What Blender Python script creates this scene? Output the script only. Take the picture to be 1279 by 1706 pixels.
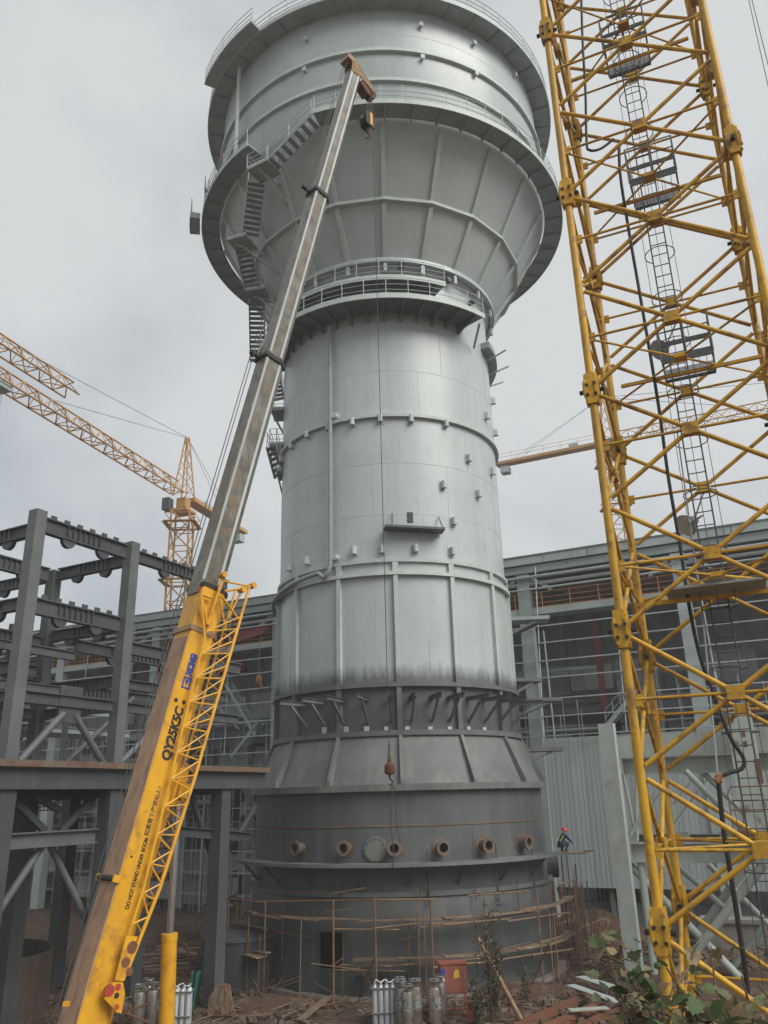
import bpy, math, random
from math import sin, cos, pi, radians as rad, sqrt, atan2
from mathutils import Vector as V, Matrix

for o in list(bpy.data.objects):
    bpy.data.objects.remove(o)
S = bpy.context.scene
COL = S.collection
random.seed(7)

# ------------------------------------------------------------------ camera
FPX, PITCH, ROLL, CH = 1333.294, rad(19.6995), rad(-1.52), 7.81
FW = V((0, cos(PITCH), sin(PITCH)))
_u = V((0, -sin(PITCH), cos(PITCH)))
RT = V((1, 0, 0)) * cos(ROLL) + _u * sin(ROLL)
UP = V((-1, 0, 0)) * sin(ROLL) + _u * cos(ROLL)
CAM = V((0, 0, CH))
cd = bpy.data.cameras.new('camera')
cd.sensor_fit = 'VERTICAL'
cd.sensor_height = 36
cd.lens = FPX / 1706 * 36
cd.clip_end = 5000
cam = bpy.data.objects.new('camera', cd)
COL.objects.link(cam)
m = Matrix((RT, UP, -FW)).transposed().to_4x4()
m.translation = CAM
cam.matrix_world = m
S.camera = cam

# ------------------------------------------------------------------ sky, sun, exposure
SUN_AZ, SUN_EL = rad(130), rad(42)         # azimuth from +Y towards +X
w = bpy.data.worlds.new('World')
S.world = w
w.use_nodes = True
nt = w.node_tree
nt.nodes.clear()
def N(t, typ, **kw):
    n = t.nodes.new(typ)
    for k, v in kw.items():
        if k.startswith('i_'):
            n.inputs[k[2:].replace('_', ' ')].default_value = v
        else:
            setattr(n, k, v)
    return n
sky = N(nt, 'ShaderNodeTexSky', sky_type='NISHITA', sun_disc=False, sun_elevation=SUN_EL, sun_rotation=SUN_AZ,
        air_density=1.0, dust_density=4.0, ozone_density=1.0)
tc = N(nt, 'ShaderNodeTexCoord')
mp = N(nt, 'ShaderNodeMapping')
mp.inputs['Scale'].default_value = (1.0, 1.0, 1.7)
mp.inputs['Location'].default_value = (5.06, 1.7, 2.46)
nz = N(nt, 'ShaderNodeTexNoise', i_Scale=1.35, i_Detail=5.0, i_Roughness=0.52, i_Distortion=0.25)
rp = N(nt, 'ShaderNodeValToRGB')
rp.color_ramp.interpolation = 'EASE'
e = rp.color_ramp.elements
e[0].position, e[0].color = 0.37, (1.85, 2.05, 2.2, 1)
e[1].position, e[1].color = 0.59, (3.12, 3.18, 3.16, 1)
mx = N(nt, 'ShaderNodeMix', data_type='RGBA')
mx.inputs['Factor'].default_value = 0.93
bg = N(nt, 'ShaderNodeBackground', i_Strength=0.1)
ow = N(nt, 'ShaderNodeOutputWorld')
L = nt.links.new
L(tc.outputs['Generated'], mp.inputs['Vector'])
L(mp.outputs[0], nz.inputs['Vector'])
L(nz.outputs['Fac'], rp.inputs['Fac'])
L(sky.outputs[0], mx.inputs['A'])
L(rp.outputs[0], mx.inputs['B'])
L(mx.outputs['Result'], bg.inputs['Color'])
L(bg.outputs[0], ow.inputs['Surface'])

sl = bpy.data.lights.new('sun', 'SUN')
sl.energy = 1.5
sl.angle = rad(40)
sl.color = (1.0, 0.97, 0.93)
so = bpy.data.objects.new('sun', sl)
COL.objects.link(so)
so.location = (60, -50, 80)
sd = V((sin(SUN_AZ) * cos(SUN_EL), cos(SUN_AZ) * cos(SUN_EL), sin(SUN_EL)))
so.rotation_euler = sd.to_track_quat('Z', 'Y').to_euler()

S.view_settings.view_transform = 'Standard'
S.view_settings.look = 'None'
S.view_settings.exposure = 1.2
S.view_settings.gamma = 1
S.view_settings.use_curve_mapping = False

# ------------------------------------------------------------------ helpers: a pixel is a direction, its distance comes from what it touches
def ray(x, y):
    return FW + RT * ((x - 639.5) / FPX) - UP * ((y - 853) / FPX)
def aY(x, y, Y):
    d = ray(x, y)
    return CAM + d * (Y / d.y)
def aZ(x, y, z):
    d = ray(x, y)
    return CAM + d * ((z - CH) / d.z)
def aP(x, y, p0, n):
    d = ray(x, y)
    return CAM + d * ((p0 - CAM).dot(n) / d.dot(n))
TX, TY = 0.3817, 46.0
def T(phi, R, z):                       # phi in degrees, 0 = towards the camera side
    a = rad(phi)
    return V((TX + R * sin(a), TY - R * cos(a), z))
def cyl(x, y, R):
    d = ray(x, y)
    a = d.x ** 2 + d.y ** 2
    ox, oy = CAM.x - TX, CAM.y - TY
    b = 2 * (ox * d.x + oy * d.y)
    c = ox * ox + oy * oy - R * R
    D = b * b - 4 * a * c
    t = (-b - sqrt(max(D, 0))) / (2 * a)
    p = CAM + d * t
    return math.degrees(atan2(p.x - TX, TY - p.y)), p.z

class MB:
    def __init__(s):
        s.v = []
        s.f = []
    def add(s, vs, fs):
        n = len(s.v)
        s.v += [tuple(p) for p in vs]
        s.f += [tuple(i + n for i in f) for f in fs]
        return s
    def hexa(s, c):                     # 8 corners: bottom 4, top 4
        return s.add(c, [(3, 2, 1, 0), (4, 5, 6, 7), (0, 1, 5, 4), (1, 2, 6, 5), (2, 3, 7, 6), (3, 0, 4, 7)])
    def box(s, c, sx, sy, sz, rz=0):    # c = centre of the bottom face
        ca, sa = cos(rz), sin(rz)
        q = []
        for z in (0, sz):
            for dx, dy in ((-1, -1), (1, -1), (1, 1), (-1, 1)):
                x, y = dx * sx / 2, dy * sy / 2
                q.append((c[0] + x * ca - y * sa, c[1] + x * sa + y * ca, c[2] + z))
        return s.hexa(q)
    def frame(s, p, q, up):
        d = (q - p).normalized()
        a = d.cross(V(up))
        if a.length < 1e-4:
            a = d.cross(V((1, 0, 0)))
        a.normalize()
        return d, a, a.cross(d).normalized()
    def bar(s, p, q, wd, h, up=(0, 0, 1), oa=0, ob=0):   # a box along p-q, width across, height along up
        p, q = V(p), V(q)
        d, a, b = s.frame(p, q, up)
        o = a * oa + b * ob
        k = [(-1, -1), (1, -1), (1, 1), (-1, 1)]
        return s.hexa([p + o + a * (i * wd / 2) + b * (j * h / 2) for i, j in k] +
                      [q + o + a * (i * wd / 2) + b * (j * h / 2) for i, j in k])
    def ibeam(s, p, q, wd, h, t=None, up=(0, 0, 1)):
        t = t or h * .09
        s.bar(p, q, wd, t, up, ob=h / 2 - t / 2)
        s.bar(p, q, wd, t, up, ob=-h / 2 + t / 2)
        return s.bar(p, q, t, h - 2 * t - .002, up)
    def tube(s, p, q, r, n=8, r2=None, cap=True):
        p, q = V(p), V(q)
        r2 = r if r2 is None else r2
        d, a, b = s.frame(p, q, (0, 0, 1))
        vs = []
        for c, rr in ((p, r), (q, r2)):
            for i in range(n):
                t = 2 * pi * i / n
                vs.append(c + a * (rr * cos(t)) + b * (rr * sin(t)))
        fs = [(i, (i + 1) % n, n + (i + 1) % n, n + i) for i in range(n)]
        if cap:
            fs += [tuple(range(n - 1, -1, -1)), tuple(range(n, 2 * n))]
        return s.add(vs, fs)
    def path(s, pts, r, n=6, taper=1):
        pts = [V(p) for p in pts]
        vs = []
        m_ = len(pts)
        a = None
        for k, p in enumerate(pts):
            d = (pts[min(k + 1, m_ - 1)] - pts[max(k - 1, 0)])
            if d.length < 1e-6:
                d = V((0, 0, 1))
            d.normalize()
            if a is None:
                a = d.cross(V((.31, .2, 1)))
                if a.length < 1e-3:
                    a = d.cross(V((1, 0, 0)))
            a = (a - d * a.dot(d)).normalized()
            b = d.cross(a)
            rr = r * (1 + (taper - 1) * k / max(1, m_ - 1))
            vs += [p + a * (rr * cos(2 * pi * i / n)) + b * (rr * sin(2 * pi * i / n)) for i in range(n)]
        fs = []
        for k in range(m_ - 1):
            for i in range(n):
                j = (i + 1) % n
                fs.append((k * n + i, k * n + j, (k + 1) * n + j, (k + 1) * n + i))
        fs += [tuple(range(n - 1, -1, -1)), tuple(range((m_ - 1) * n, m_ * n))]
        return s.add(vs, fs)
    def prism(s, pts, ext):             # polygon points extruded by a vector
        n = len(pts)
        pts = [V(p) for p in pts]
        e_ = V(ext)
        return s.add(pts + [p + e_ for p in pts],
                     [tuple(range(n - 1, -1, -1)), tuple(range(n, 2 * n))] +
                     [(i, (i + 1) % n, n + (i + 1) % n, n + i) for i in range(n)])
    def sector(s, R0, R1, z0, z1, f0=-180, f1=180, n=96, z0b=None, z1b=None):
        # ring of rectangular section about the tower axis; z0b/z1b: heights at R1
        z0b = z0 if z0b is None else z0b
        z1b = z1 if z1b is None else z1b
        full = abs(f1 - f0) > 359.9
        cnt = n if full else n + 1
        vs = []
        for i in range(cnt):
            p = f0 + (f1 - f0) * i / n
            vs += [T(p, R0, z0), T(p, R1, z0b), T(p, R1, z1b), T(p, R0, z1)]
        fs = []
        for i in range(n):
            a, b = 4 * i, 4 * ((i + 1) % cnt)
            for k in range(4):
                k2 = (k + 1) % 4
                fs.append((a + k, b + k, b + k2, a + k2))
        if not full:
            fs += [(0, 1, 2, 3), (4 * n + 3, 4 * n + 2, 4 * n + 1, 4 * n)]
        return s.add(vs, fs)
    def lathe(s, prof, c, n=24, cap=True):   # prof: (r, z) list about a vertical axis at c
        vs = []
        for r_, z_ in prof:
            vs += [(c[0] + r_ * cos(2 * pi * i / n), c[1] + r_ * sin(2 * pi * i / n), c[2] + z_) for i in range(n)]
        fs = []
        for k in range(len(prof) - 1):
            for i in range(n):
                j = (i + 1) % n
                fs.append((k * n + i, k * n + j, (k + 1) * n + j, (k + 1) * n + i))
        if cap:
            fs += [tuple(range(n - 1, -1, -1)), tuple(range((len(prof) - 1) * n, len(prof) * n))]
        return s.add(vs, fs)
    def mesh(s, name, mat, smooth=False):
        me = bpy.data.meshes.new(name)
        me.from_pydata(s.v, [], s.f)
        me.materials.append(mat)
        if smooth:
            me.polygons.foreach_set('use_smooth', [True] * len(me.polygons))
            me.set_sharp_from_angle(angle=rad(40))
        me.update()
        return me
    def build(s, name, mat, parent=None, smooth=False):
        return put(name, s.mesh(name, mat, smooth), parent)

LOC = {}
def put(name, me, parent=None, mw=None):
    o = bpy.data.objects.new(name, me)
    COL.objects.link(o)
    if parent is not None:
        o.parent = parent
        if parent.name in LOC:
            o.matrix_parent_inverse = Matrix.Translation(-LOC[parent.name])
    if mw is not None:
        o.matrix_basis = mw
    return o
def thing(name, label, cat, loc=(0, 0, 0), group=None):
    o = bpy.data.objects.new(name, None)
    COL.objects.link(o)
    o.empty_display_size = .2
    o.location = loc
    LOC[o.name] = V(loc)
    return tag(o, label, cat, group)
def tag(o, label, cat, group=None):
    o['label'] = label
    o['category'] = cat
    if group:
        o['group'] = group
    return o
def kind(o, k):
    o['kind'] = k
    return o
def tree_copy(o, loc, rz=0, label=None, sc=1):     # thing built about its own base, with parts and sub-parts
    c = o.copy()
    COL.objects.link(c)
    c.location = loc
    c.rotation_euler = (0, 0, rz)
    c.scale = (sc, sc, sc)
    if label:
        c['label'] = label
    for ch in list(o.children):
        d = ch.copy()
        COL.objects.link(d)
        d.parent = c
        for g in list(ch.children):
            h = g.copy()
            COL.objects.link(h)
            h.parent = d
    return c

# ------------------------------------------------------------------ materials
MATS = {}
def mat(name, c1, c2=None, scale=1.5, rough=.6, metal=0, bump=.15, bscale=None, streak=None, sfac=.5,
        rust=None, rfac=.5, rscale=3, rnd=.12, spec=.4, sscale=(3, 3, .12), lo=.35, hi=.65):
    """paint / metal / stuff: c1-c2 mottling, vertical streaks of dirt, blotches of rust, fine bump"""
    mt = bpy.data.materials.new(name)
    mt.use_nodes = True
    t = mt.node_tree
    ln = t.links.new
    b = t.nodes['Principled BSDF']
    b.inputs['Roughness'].default_value = rough
    b.inputs['Metallic'].default_value = metal
    b.inputs['Specular IOR Level'].default_value = spec
    tc_ = N(t, 'ShaderNodeTexCoord')
    oi = N(t, 'ShaderNodeObjectInfo')
    vadd = N(t, 'ShaderNodeVectorMath', operation='MULTIPLY_ADD')
    vadd.inputs[1].default_value = (37, 53, 71)
    ln(oi.outputs['Random'], vadd.inputs[0])
    ln(tc_.outputs['Object'], vadd.inputs[2])
    vec = vadd.outputs[0]
    n1 = N(t, 'ShaderNodeTexNoise', i_Scale=scale, i_Detail=7.0, i_Roughness=.6)
    ln(vec, n1.inputs['Vector'])
    r1 = N(t, 'ShaderNodeMapRange')
    r1.inputs['From Min'].default_value, r1.inputs['From Max'].default_value = lo, hi
    ln(n1.outputs['Fac'], r1.inputs['Value'])
    mix = N(t, 'ShaderNodeMix', data_type='RGBA')
    c2 = c2 or tuple(x * .8 for x in c1)
    mix.inputs['A'].default_value = (*c1, 1)
    mix.inputs['B'].default_value = (*c2, 1)
    ln(r1.outputs[0], mix.inputs['Factor'])
    out = mix.outputs['Result']
    def layer(out, col, fac, sc, vscale, a, bb):
        mpp = N(t, 'ShaderNodeMapping')
        mpp.inputs['Scale'].default_value = vscale
        ln(vec, mpp.inputs['Vector'])
        nn = N(t, 'ShaderNodeTexNoise', i_Scale=sc, i_Detail=5.0, i_Roughness=.65)
        ln(mpp.outputs[0], nn.inputs['Vector'])
        rr = N(t, 'ShaderNodeMapRange')
        rr.inputs['From Min'].default_value, rr.inputs['From Max'].default_value = a, bb
        rr.inputs['To Max'].default_value = fac
        ln(nn.outputs['Fac'], rr.inputs['Value'])
        mm = N(t, 'ShaderNodeMix', data_type='RGBA')
        ln(rr.outputs[0], mm.inputs['Factor'])
        ln(out, mm.inputs['A'])
        mm.inputs['B'].default_value = (*col, 1)
        return mm.outputs['Result']
    if streak:
        out = layer(out, streak, sfac, 1, sscale, .5, .72)
    if rust:
        out = layer(out, rust, rfac, rscale, (1, 1, 1), .53, .66)
    hsv = N(t, 'ShaderNodeHueSaturation')
    mr = N(t, 'ShaderNodeMapRange')
    mr.inputs['To Min'].default_value, mr.inputs['To Max'].default_value = 1 - rnd, 1 + rnd
    ln(oi.outputs['Random'], mr.inputs['Value'])
    ln(mr.outputs[0], hsv.inputs['Value'])
    ln(out, hsv.inputs['Color'])
    ln(hsv.outputs[0], b.inputs['Base Color'])
    if bump:
        n2 = N(t, 'ShaderNodeTexNoise', i_Scale=bscale or scale * 6, i_Detail=6.0, i_Roughness=.6)
        ln(vec, n2.inputs['Vector'])
        bp = N(t, 'ShaderNodeBump', i_Strength=bump, i_Distance=.03)
        ln(n2.outputs['Fac'], bp.inputs['Height'])
        ln(bp.outputs[0], b.inputs['Normal'])
    MATS[name] = mt
    return mt
RUST = (.19, .07, .025)
DIRT = (.10, .075, .05)
m_tower = mat('grey_green_tower_paint', (.43, .48, .472), (.385, .43, .425), scale=.35, rough=.34, bump=.04, bscale=1.2,
              streak=(.33, .355, .345), sfac=.5, sscale=(1.3, 1.3, .05), rust=(.33, .34, .32), rfac=.35, rscale=.9, rnd=.015, spec=.5)
m_cone = mat('grey_cone_paint', (.45, .49, .478), (.40, .44, .43), scale=.3, rough=.5, bump=.05, bscale=1, streak=(.30, .33, .32), sfac=.4,
             sscale=(.8, .8, .1), rnd=.02)
m_trim = mat('grey_green_trim_paint', (.47, .52, .49), (.40, .45, .43), scale=1, rough=.5, bump=.05, streak=(.3, .33, .3), sfac=.35, rnd=.05)
m_deck = mat('grey_deck_steel', (.31, .35, .34), (.25, .28, .27), scale=.8, rough=.6, bump=.1, rust=DIRT, rfac=.25, rnd=.08)
m_primer = mat('dark_primer', (.098, .108, .109), (.07, .078, .079), scale=.5, rough=.55, bump=.06, bscale=2,
               streak=(.15, .15, .142), sfac=.5, sscale=(2.2, 2.2, .08), rust=(.12, .085, .06), rfac=.3, rscale=.7, rnd=.04)
m_skirt = mat('dusty_primer', (.165, .175, .168), (.10, .112, .11), scale=.45, rough=.6, bump=.06, bscale=2,
              streak=(.24, .23, .195), sfac=.55, sscale=(1.2, 1.2, .2), rnd=.06)
m_ribdark = mat('primer_rib', (.135, .148, .146), (.10, .11, .11), scale=1, rough=.55, bump=.05, rust=DIRT, rfac=.25, rnd=.06)
m_weld = mat('rusty_weld', (.12, .065, .04), (.16, .13, .10), scale=1.2, rough=.8, bump=.3, rust=RUST, rfac=.8, rscale=1.5)
m_rust = mat('rust', (.20, .085, .04), (.12, .055, .03), scale=3, rough=.85, bump=.3, rust=(.28, .12, .05), rfac=.6)
m_ochre = mat('red_oxide_steel', (.19, .072, .032), (.135, .052, .026), scale=2, rough=.75, bump=.2, rust=DIRT, rfac=.6, rscale=2)
m_yel = mat('crane_yellow', (.70, .365, .014), (.60, .30, .014), scale=2, rough=.42, bump=.06, streak=(.36, .20, .05), sfac=.35,
            sscale=(4, 4, .3), rust=(.27, .13, .04), rfac=.6, rscale=2.2, rnd=.08, spec=.5)
m_mast = mat('mast_yellow', (.60, .345, .02), (.48, .26, .022), scale=1.2, rough=.5, bump=.1, streak=(.24, .125, .045), sfac=.75,
             sscale=(5, 5, .6), rust=(.16, .075, .03), rfac=.75, rscale=2.6, rnd=.12)
m_jib = mat('far_crane_orange', (.50, .28, .10), (.42, .23, .08), scale=1, rough=.6, bump=0, rnd=.1)
m_boom = mat('weathered_boom_grey', (.20, .188, .148), (.085, .08, .062), scale=2.6, rough=.36, metal=.15, bump=.2, streak=(.06, .05, .035), sfac=.85,
             sscale=(9, 9, .9), rust=(.20, .125, .06), rfac=.8, rscale=3.2, rnd=.06, spec=.6)
m_boomback = mat('greasy_boom_back', (.40, .25, .155), (.29, .175, .105), scale=2, rough=.6, bump=.1, streak=(.09, .07, .05), sfac=.8, sscale=(6, 6, .12))
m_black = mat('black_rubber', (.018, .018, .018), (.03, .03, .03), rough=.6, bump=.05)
m_blue = mat('blue_logo_paint', (.03, .07, .36), (.025, .06, .3), rough=.4, bump=0, rnd=0)
m_white = mat('white_paint', (.75, .75, .72), (.65, .65, .62), rough=.5, bump=0, rnd=.05)
m_red = mat('red_paint', (.42, .05, .03), (.33, .04, .03), rough=.5, bump=.05, rust=DIRT, rfac=.4, rnd=.05)
m_cab = mat('red_cabinet_paint', (.38, .12, .075), (.31, .09, .06), rough=.55, bump=.05, rust=DIRT, rfac=.5, streak=DIRT, sfac=.4)
m_chrome = mat('bright_rod_steel', (.55, .56, .57), (.45, .46, .47), rough=.2, metal=.9, bump=0)
m_inox = mat('stainless_steel', (.42, .38, .33), (.33, .30, .26), scale=3, rough=.3, metal=.85, bump=.05, rust=DIRT, rfac=.5, streak=DIRT, sfac=.4)
m_rope = mat('wire_rope', (.05, .05, .05), (.08, .08, .075), rough=.6, bump=0)
m_frame = mat('dark_grey_steel', (.078, .087, .09), (.055, .062, .065), scale=.8, rough=.55, bump=.06, streak=(.12, .122, .12), sfac=.35,
              rust=DIRT, rfac=.3, rscale=.8, rnd=.14)
m_frame2 = mat('mid_grey_steel', (.145, .155, .155), (.105, .115, .115), scale=.8, rough=.55, bump=.06, streak=(.13, .13, .125), sfac=.4, rnd=.15)
m_void = mat('near_black_steel', (.04, .043, .045), (.055, .058, .06), scale=.6, rough=.7, bump=.1, rnd=.2)  # near-black steel for bores, port, girders and members below the deck
m_pale = mat('pale_green_steel', (.40, .445, .40), (.34, .38, .345), scale=.8, rough=.5, bump=.06, streak=(.24, .25, .22), sfac=.45,
             rust=(.22, .17, .12), rfac=.35, rscale=1, rnd=.07)
m_clad = mat('blue_grey_cladding', (.42, .465, .465), (.385, .43, .43), scale=.4, rough=.5, bump=.04, streak=(.31, .345, .345), sfac=.4,
             sscale=(1.5, 1.5, .05), rnd=.05)
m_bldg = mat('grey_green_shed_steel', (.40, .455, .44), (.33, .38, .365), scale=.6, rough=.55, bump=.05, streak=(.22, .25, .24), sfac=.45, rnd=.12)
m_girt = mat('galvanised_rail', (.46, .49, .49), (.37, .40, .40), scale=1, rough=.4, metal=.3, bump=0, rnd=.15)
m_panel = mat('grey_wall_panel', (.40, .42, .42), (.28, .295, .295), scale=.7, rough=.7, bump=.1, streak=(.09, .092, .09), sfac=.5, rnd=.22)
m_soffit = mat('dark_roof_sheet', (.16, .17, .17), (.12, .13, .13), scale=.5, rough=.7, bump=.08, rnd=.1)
m_orange = mat('orange_rail_paint', (.42, .18, .06), (.34, .14, .05), rough=.6, bump=0, rnd=.15)
m_redcol = mat('red_oxide_column', (.27, .075, .06), (.2, .06, .05), rough=.7, bump=.05, rnd=.15)
m_conc = mat('concrete', (.30, .28, .25), (.22, .20, .18), scale=1.5, rough=.85, bump=.3, streak=(.14, .12, .1), sfac=.5)
m_wood = mat('weathered_plank', (.22, .15, .095), (.14, .095, .06), scale=2, rough=.8, bump=.3, rust=(.38, .29, .2), rfac=.6, rscale=1.3, rnd=.3)
m_bamboo = mat('bamboo', (.23, .145, .075), (.15, .09, .048), scale=3, rough=.6, bump=.1, rust=(.13, .07, .04), rfac=.6, rnd=.25)
m_rebar = mat('rebar', (.17, .08, .045), (.11, .055, .035), scale=4, rough=.85, bump=.2, rnd=.25)
m_navy = mat('navy_workwear', (.018, .024, .06), (.012, .016, .04), scale=6, rough=.85, bump=.1, rnd=0)
m_hivis = mat('hi_vis_stripe', (.45, .60, .04), (.4, .5, .04), rough=.7, bump=0)
m_skin = mat('skin', (.42, .24, .16), (.36, .2, .13), rough=.6, bump=0, rnd=.05)
m_helmet = mat('red_helmet', (.62, .03, .035), (.55, .03, .03), rough=.35, bump=0, rnd=0)
m_glass = mat('lamp_glass', (.45, .47, .46), (.35, .36, .36), rough=.15, metal=.2, bump=0)
m_label = mat('printed_label', (.06, .10, .11), (.26, .26, .24), scale=14, rough=.5, bump=0, lo=.48, hi=.52)
m_tarp = mat('green_sheet', (.03, .13, .075), (.02, .09, .06), rough=.6, bump=.2)
m_stem = mat('twig', (.13, .09, .055), (.09, .065, .04), scale=5, rough=.8, bump=.2)
def leafmat(name, c1, c2):
    mt = mat(name, c1, c2, scale=9, rough=.5, bump=.15, rnd=.35, spec=.3)
    b = mt.node_tree.nodes['Principled BSDF']
    b.inputs['Subsurface Weight'].default_value = 0
    tr = N(mt.node_tree, 'ShaderNodeBsdfTranslucent')
    ms = N(mt.node_tree, 'ShaderNodeMixShader', i_Fac=.25)
    src = b.inputs['Base Color'].links[0].from_socket
    mt.node_tree.links.new(src, tr.inputs['Color'])
    mt.node_tree.links.new(b.outputs[0], ms.inputs[1])
    mt.node_tree.links.new(tr.outputs[0], ms.inputs[2])
    mt.node_tree.links.new(ms.outputs[0], mt.node_tree.nodes['Material Output'].inputs['Surface'])
    return mt
m_leaf = leafmat('green_leaf', (.085, .125, .04), (.05, .085, .03))
m_leaf2 = leafmat('pale_leaf', (.17, .18, .10), (.11, .13, .06))
m_leaf3 = leafmat('dry_leaf', (.27, .20, .11), (.17, .12, .065))
m_weed = leafmat('weed_leaf', (.10, .125, .065), (.065, .085, .045))

# shell paint whose foot is dusted with dark overspray up to a ragged edge
def overspray(name, base, zc):
    mt = base.copy()
    mt.name = name
    t = mt.node_tree
    b = t.nodes['Principled BSDF']
    src = b.inputs['Base Color'].links[0].from_socket
    tc_ = N(t, 'ShaderNodeTexCoord')
    sx = N(t, 'ShaderNodeSeparateXYZ')
    t.links.new(tc_.outputs['Object'], sx.inputs[0])
    nn = N(t, 'ShaderNodeTexNoise', i_Scale=1.5, i_Detail=9.0, i_Roughness=.75)
    mpz = N(t, 'ShaderNodeMapping')
    mpz.inputs['Scale'].default_value = (1.6, 1.6, .3)
    t.links.new(tc_.outputs['Object'], mpz.inputs['Vector'])
    t.links.new(mpz.outputs[0], nn.inputs['Vector'])
    ma = N(t, 'ShaderNodeMath', operation='MULTIPLY_ADD')
    t.links.new(nn.outputs['Fac'], ma.inputs[0])
    ma.inputs[1].default_value = -1.5
    t.links.new(sx.outputs['Z'], ma.inputs[2])
    mr = N(t, 'ShaderNodeMapRange')
    mr.inputs['From Min'].default_value, mr.inputs['From Max'].default_value = zc - .95, zc - .25
    mr.inputs['To Min'].default_value, mr.inputs['To Max'].default_value = .9, 0
    t.links.new(ma.outputs[0], mr.inputs['Value'])
    mm = N(t, 'ShaderNodeMix', data_type='RGBA')
    t.links.new(mr.outputs[0], mm.inputs['Factor'])
    t.links.new(src, mm.inputs['A'])
    mm.inputs['B'].default_value = (.085, .09, .09, 1)
    t.links.new(mm.outputs['Result'], b.inputs['Base Color'])
    return mt
m_over = overspray('tower_paint_with_overspray', m_tower, 13.5)
m_overt = overspray('trim_paint_with_overspray', m_trim, 13.5)
# ------------------------------------------------------------------ ground
def ground():
    xs = [-2500, -800, -300, -150, -90] + [-60 + i * 1.0 for i in range(121)] + [90, 150, 300, 800, 2500]
    ys = [-2500, -500, -100, -30] + [-10 + i * 1.0 for i in range(101)] + [120, 180, 300, 800, 2500]
    from mathutils import noise
    vs = []
    for y in ys:
        for x in xs:
            near = abs(x) < 61 and -11 < y < 92
            z = -.06
            if near:
                z = noise.noise(V((x * .22, y * .22, 0))) * .16 + noise.noise(V((x * .7, y * .7, 3))) * .09 - .08
                dt = sqrt((x - TX) ** 2 + (y - TY) ** 2)
                if dt < 8.6:
                    z = -.12
            vs.append((x, y, z))
    nx = len(xs)
    fs = [(j * nx + i, j * nx + i + 1, (j + 1) * nx + i + 1, (j + 1) * nx + i) for j in range(len(ys) - 1) for i in range(nx - 1)]
    me = bpy.data.meshes.new('ground')
    me.from_pydata(vs, [], fs)
    gm = mat('brown_dirt', (.092, .052, .032), (.055, .033, .022), scale=.5, rough=.9, bump=.8, bscale=2.5,
             rust=(.15, .105, .07), rfac=.8, rscale=1.4, rnd=0)
    me.materials.append(gm)
    me.polygons.foreach_set('use_smooth', [True] * len(me.polygons))
    kind(put('ground', me), 'structure')
ground()

# ------------------------------------------------------------------ the steel tower
tower = thing('steel_tower', 'huge grey steel process tower with flared conical head, dark primed foot and galleries', 'tower', (TX, TY, 0))
def shell(prof, name, m_, hole=None, n=112):
    """prof: (R, z) list; hole: (phi0, phi1, z0, z1) left open"""
    phis = [-180 + 360 * i / n for i in range(n)]
    if hole:
        phis = sorted([p for p in phis if not (hole[0] - 1 < p < hole[0] + 1 or hole[1] - 1 < p < hole[1] + 1)] + [hole[0], hole[1]])
    c = len(phis)
    vs = [T(p, R, z) for R, z in prof for p in phis]
    fs = []
    for k in range(len(prof) - 1):
        zm = (prof[k][1] + prof[k + 1][1]) / 2
        for i in range(c):
            j = (i + 1) % c
            if hole and j and hole[2] < zm < hole[3] and hole[0] <= phis[i] and phis[j] <= hole[1]:
                continue
            fs.append((k * c + i, k * c + j, (k + 1) * c + j, (k + 1) * c + i))
    b = MB()
    b.add(vs, fs)
    return b.build(name, m_, tower, True)
R1, R2, R3, RD = 7.72, 7.6, 6.58, 11.08
d0, zt = cyl(531, 1551, R1)
d1, zb = cyl(573, 1618, R1)
base = shell([(R1, -.3), (R1, zb), (R1, zt), (R1, 3.9), (R1 - .05, 3.98), (R1 - .6, 3.98)], 'base_shell', m_primer, (d0, d1, zb, zt))
MB().sector(6.2, 6.3, -.1, 3.8, n=48).build('dark_doorway_ring', m_black, tower)  # black ring added inside so the doorway looks unlit
fr = MB()
for p in (d0, d1):
    fr.bar(T(p, R1 - .0, zb), T(p, R1 - .0, zt), .07, .12, up=T(p, 1, 0) - T(p, 0, 0))
for z in (zb, zt):
    fr.bar(T(d0, R1 - .0, z), T(d1, R1 - .0, z), .12, .07)
fr.build('door_frame', m_void, tower)
MB().sector(R1 - .01, R1 + .10, 3.78, 3.97).build('base_ring', m_ribdark, tower, True)
shell([(R2, 3.97), (R2, 8.15)], 'lower_shell', m_primer)
MB().sector(R2 - .01, R2 + .03, 6.62, 6.68).build('weld_seam', m_weld, tower, True)
for px in (551, 785, 468):
    p, _ = cyl(px, 1350, R2)
    z0, z1 = (6.68, 8.1) if px == 551 else (3.98, 6.6)
    MB().bar(T(p, R2 + .008, z0), T(p, R2 + .008, z1), .03, .02, up=T(p, 1, 0) - T(p, 0, 0)).build('vertical_seam', m_weld, tower)
MB().sector(R2 - .05, 7.9, 8.13, 8.42).build('skirt_flange', m_skirt, tower, True)
shell([(7.62, 8.40), (6.66, 10.72)], 'skirt_shell', m_skirt)
MB().sector(R3, 6.84, 10.62, 10.86).build('ring_beam', m_ribdark, tower, True)
shell([(R3, 10.8), (R3, 13.0)], 'primed_shell', m_primer)
MB().sector(R3, 6.86, 12.90, 13.10).build('ring_beam', m_ribdark, tower, True)
shell([(R3, 13.05), (R3, 19.2)], 'ribbed_shell', m_over)
MB().sector(R3, 6.82, 18.48, 18.66).build('ring_beam', m_trim, tower, True)
MB().sector(R3, 6.74, 19.18, 19.36).build('ring_beam', m_trim, tower, True)
shell([(R3, 19.3), (R3, 27.4), (R3, 36.8)], 'upper_shell', m_tower)
MB().sector(R3 - .01, 6.80, 27.38, 27.56).build('ring_beam', m_trim, tower, True)
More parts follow.
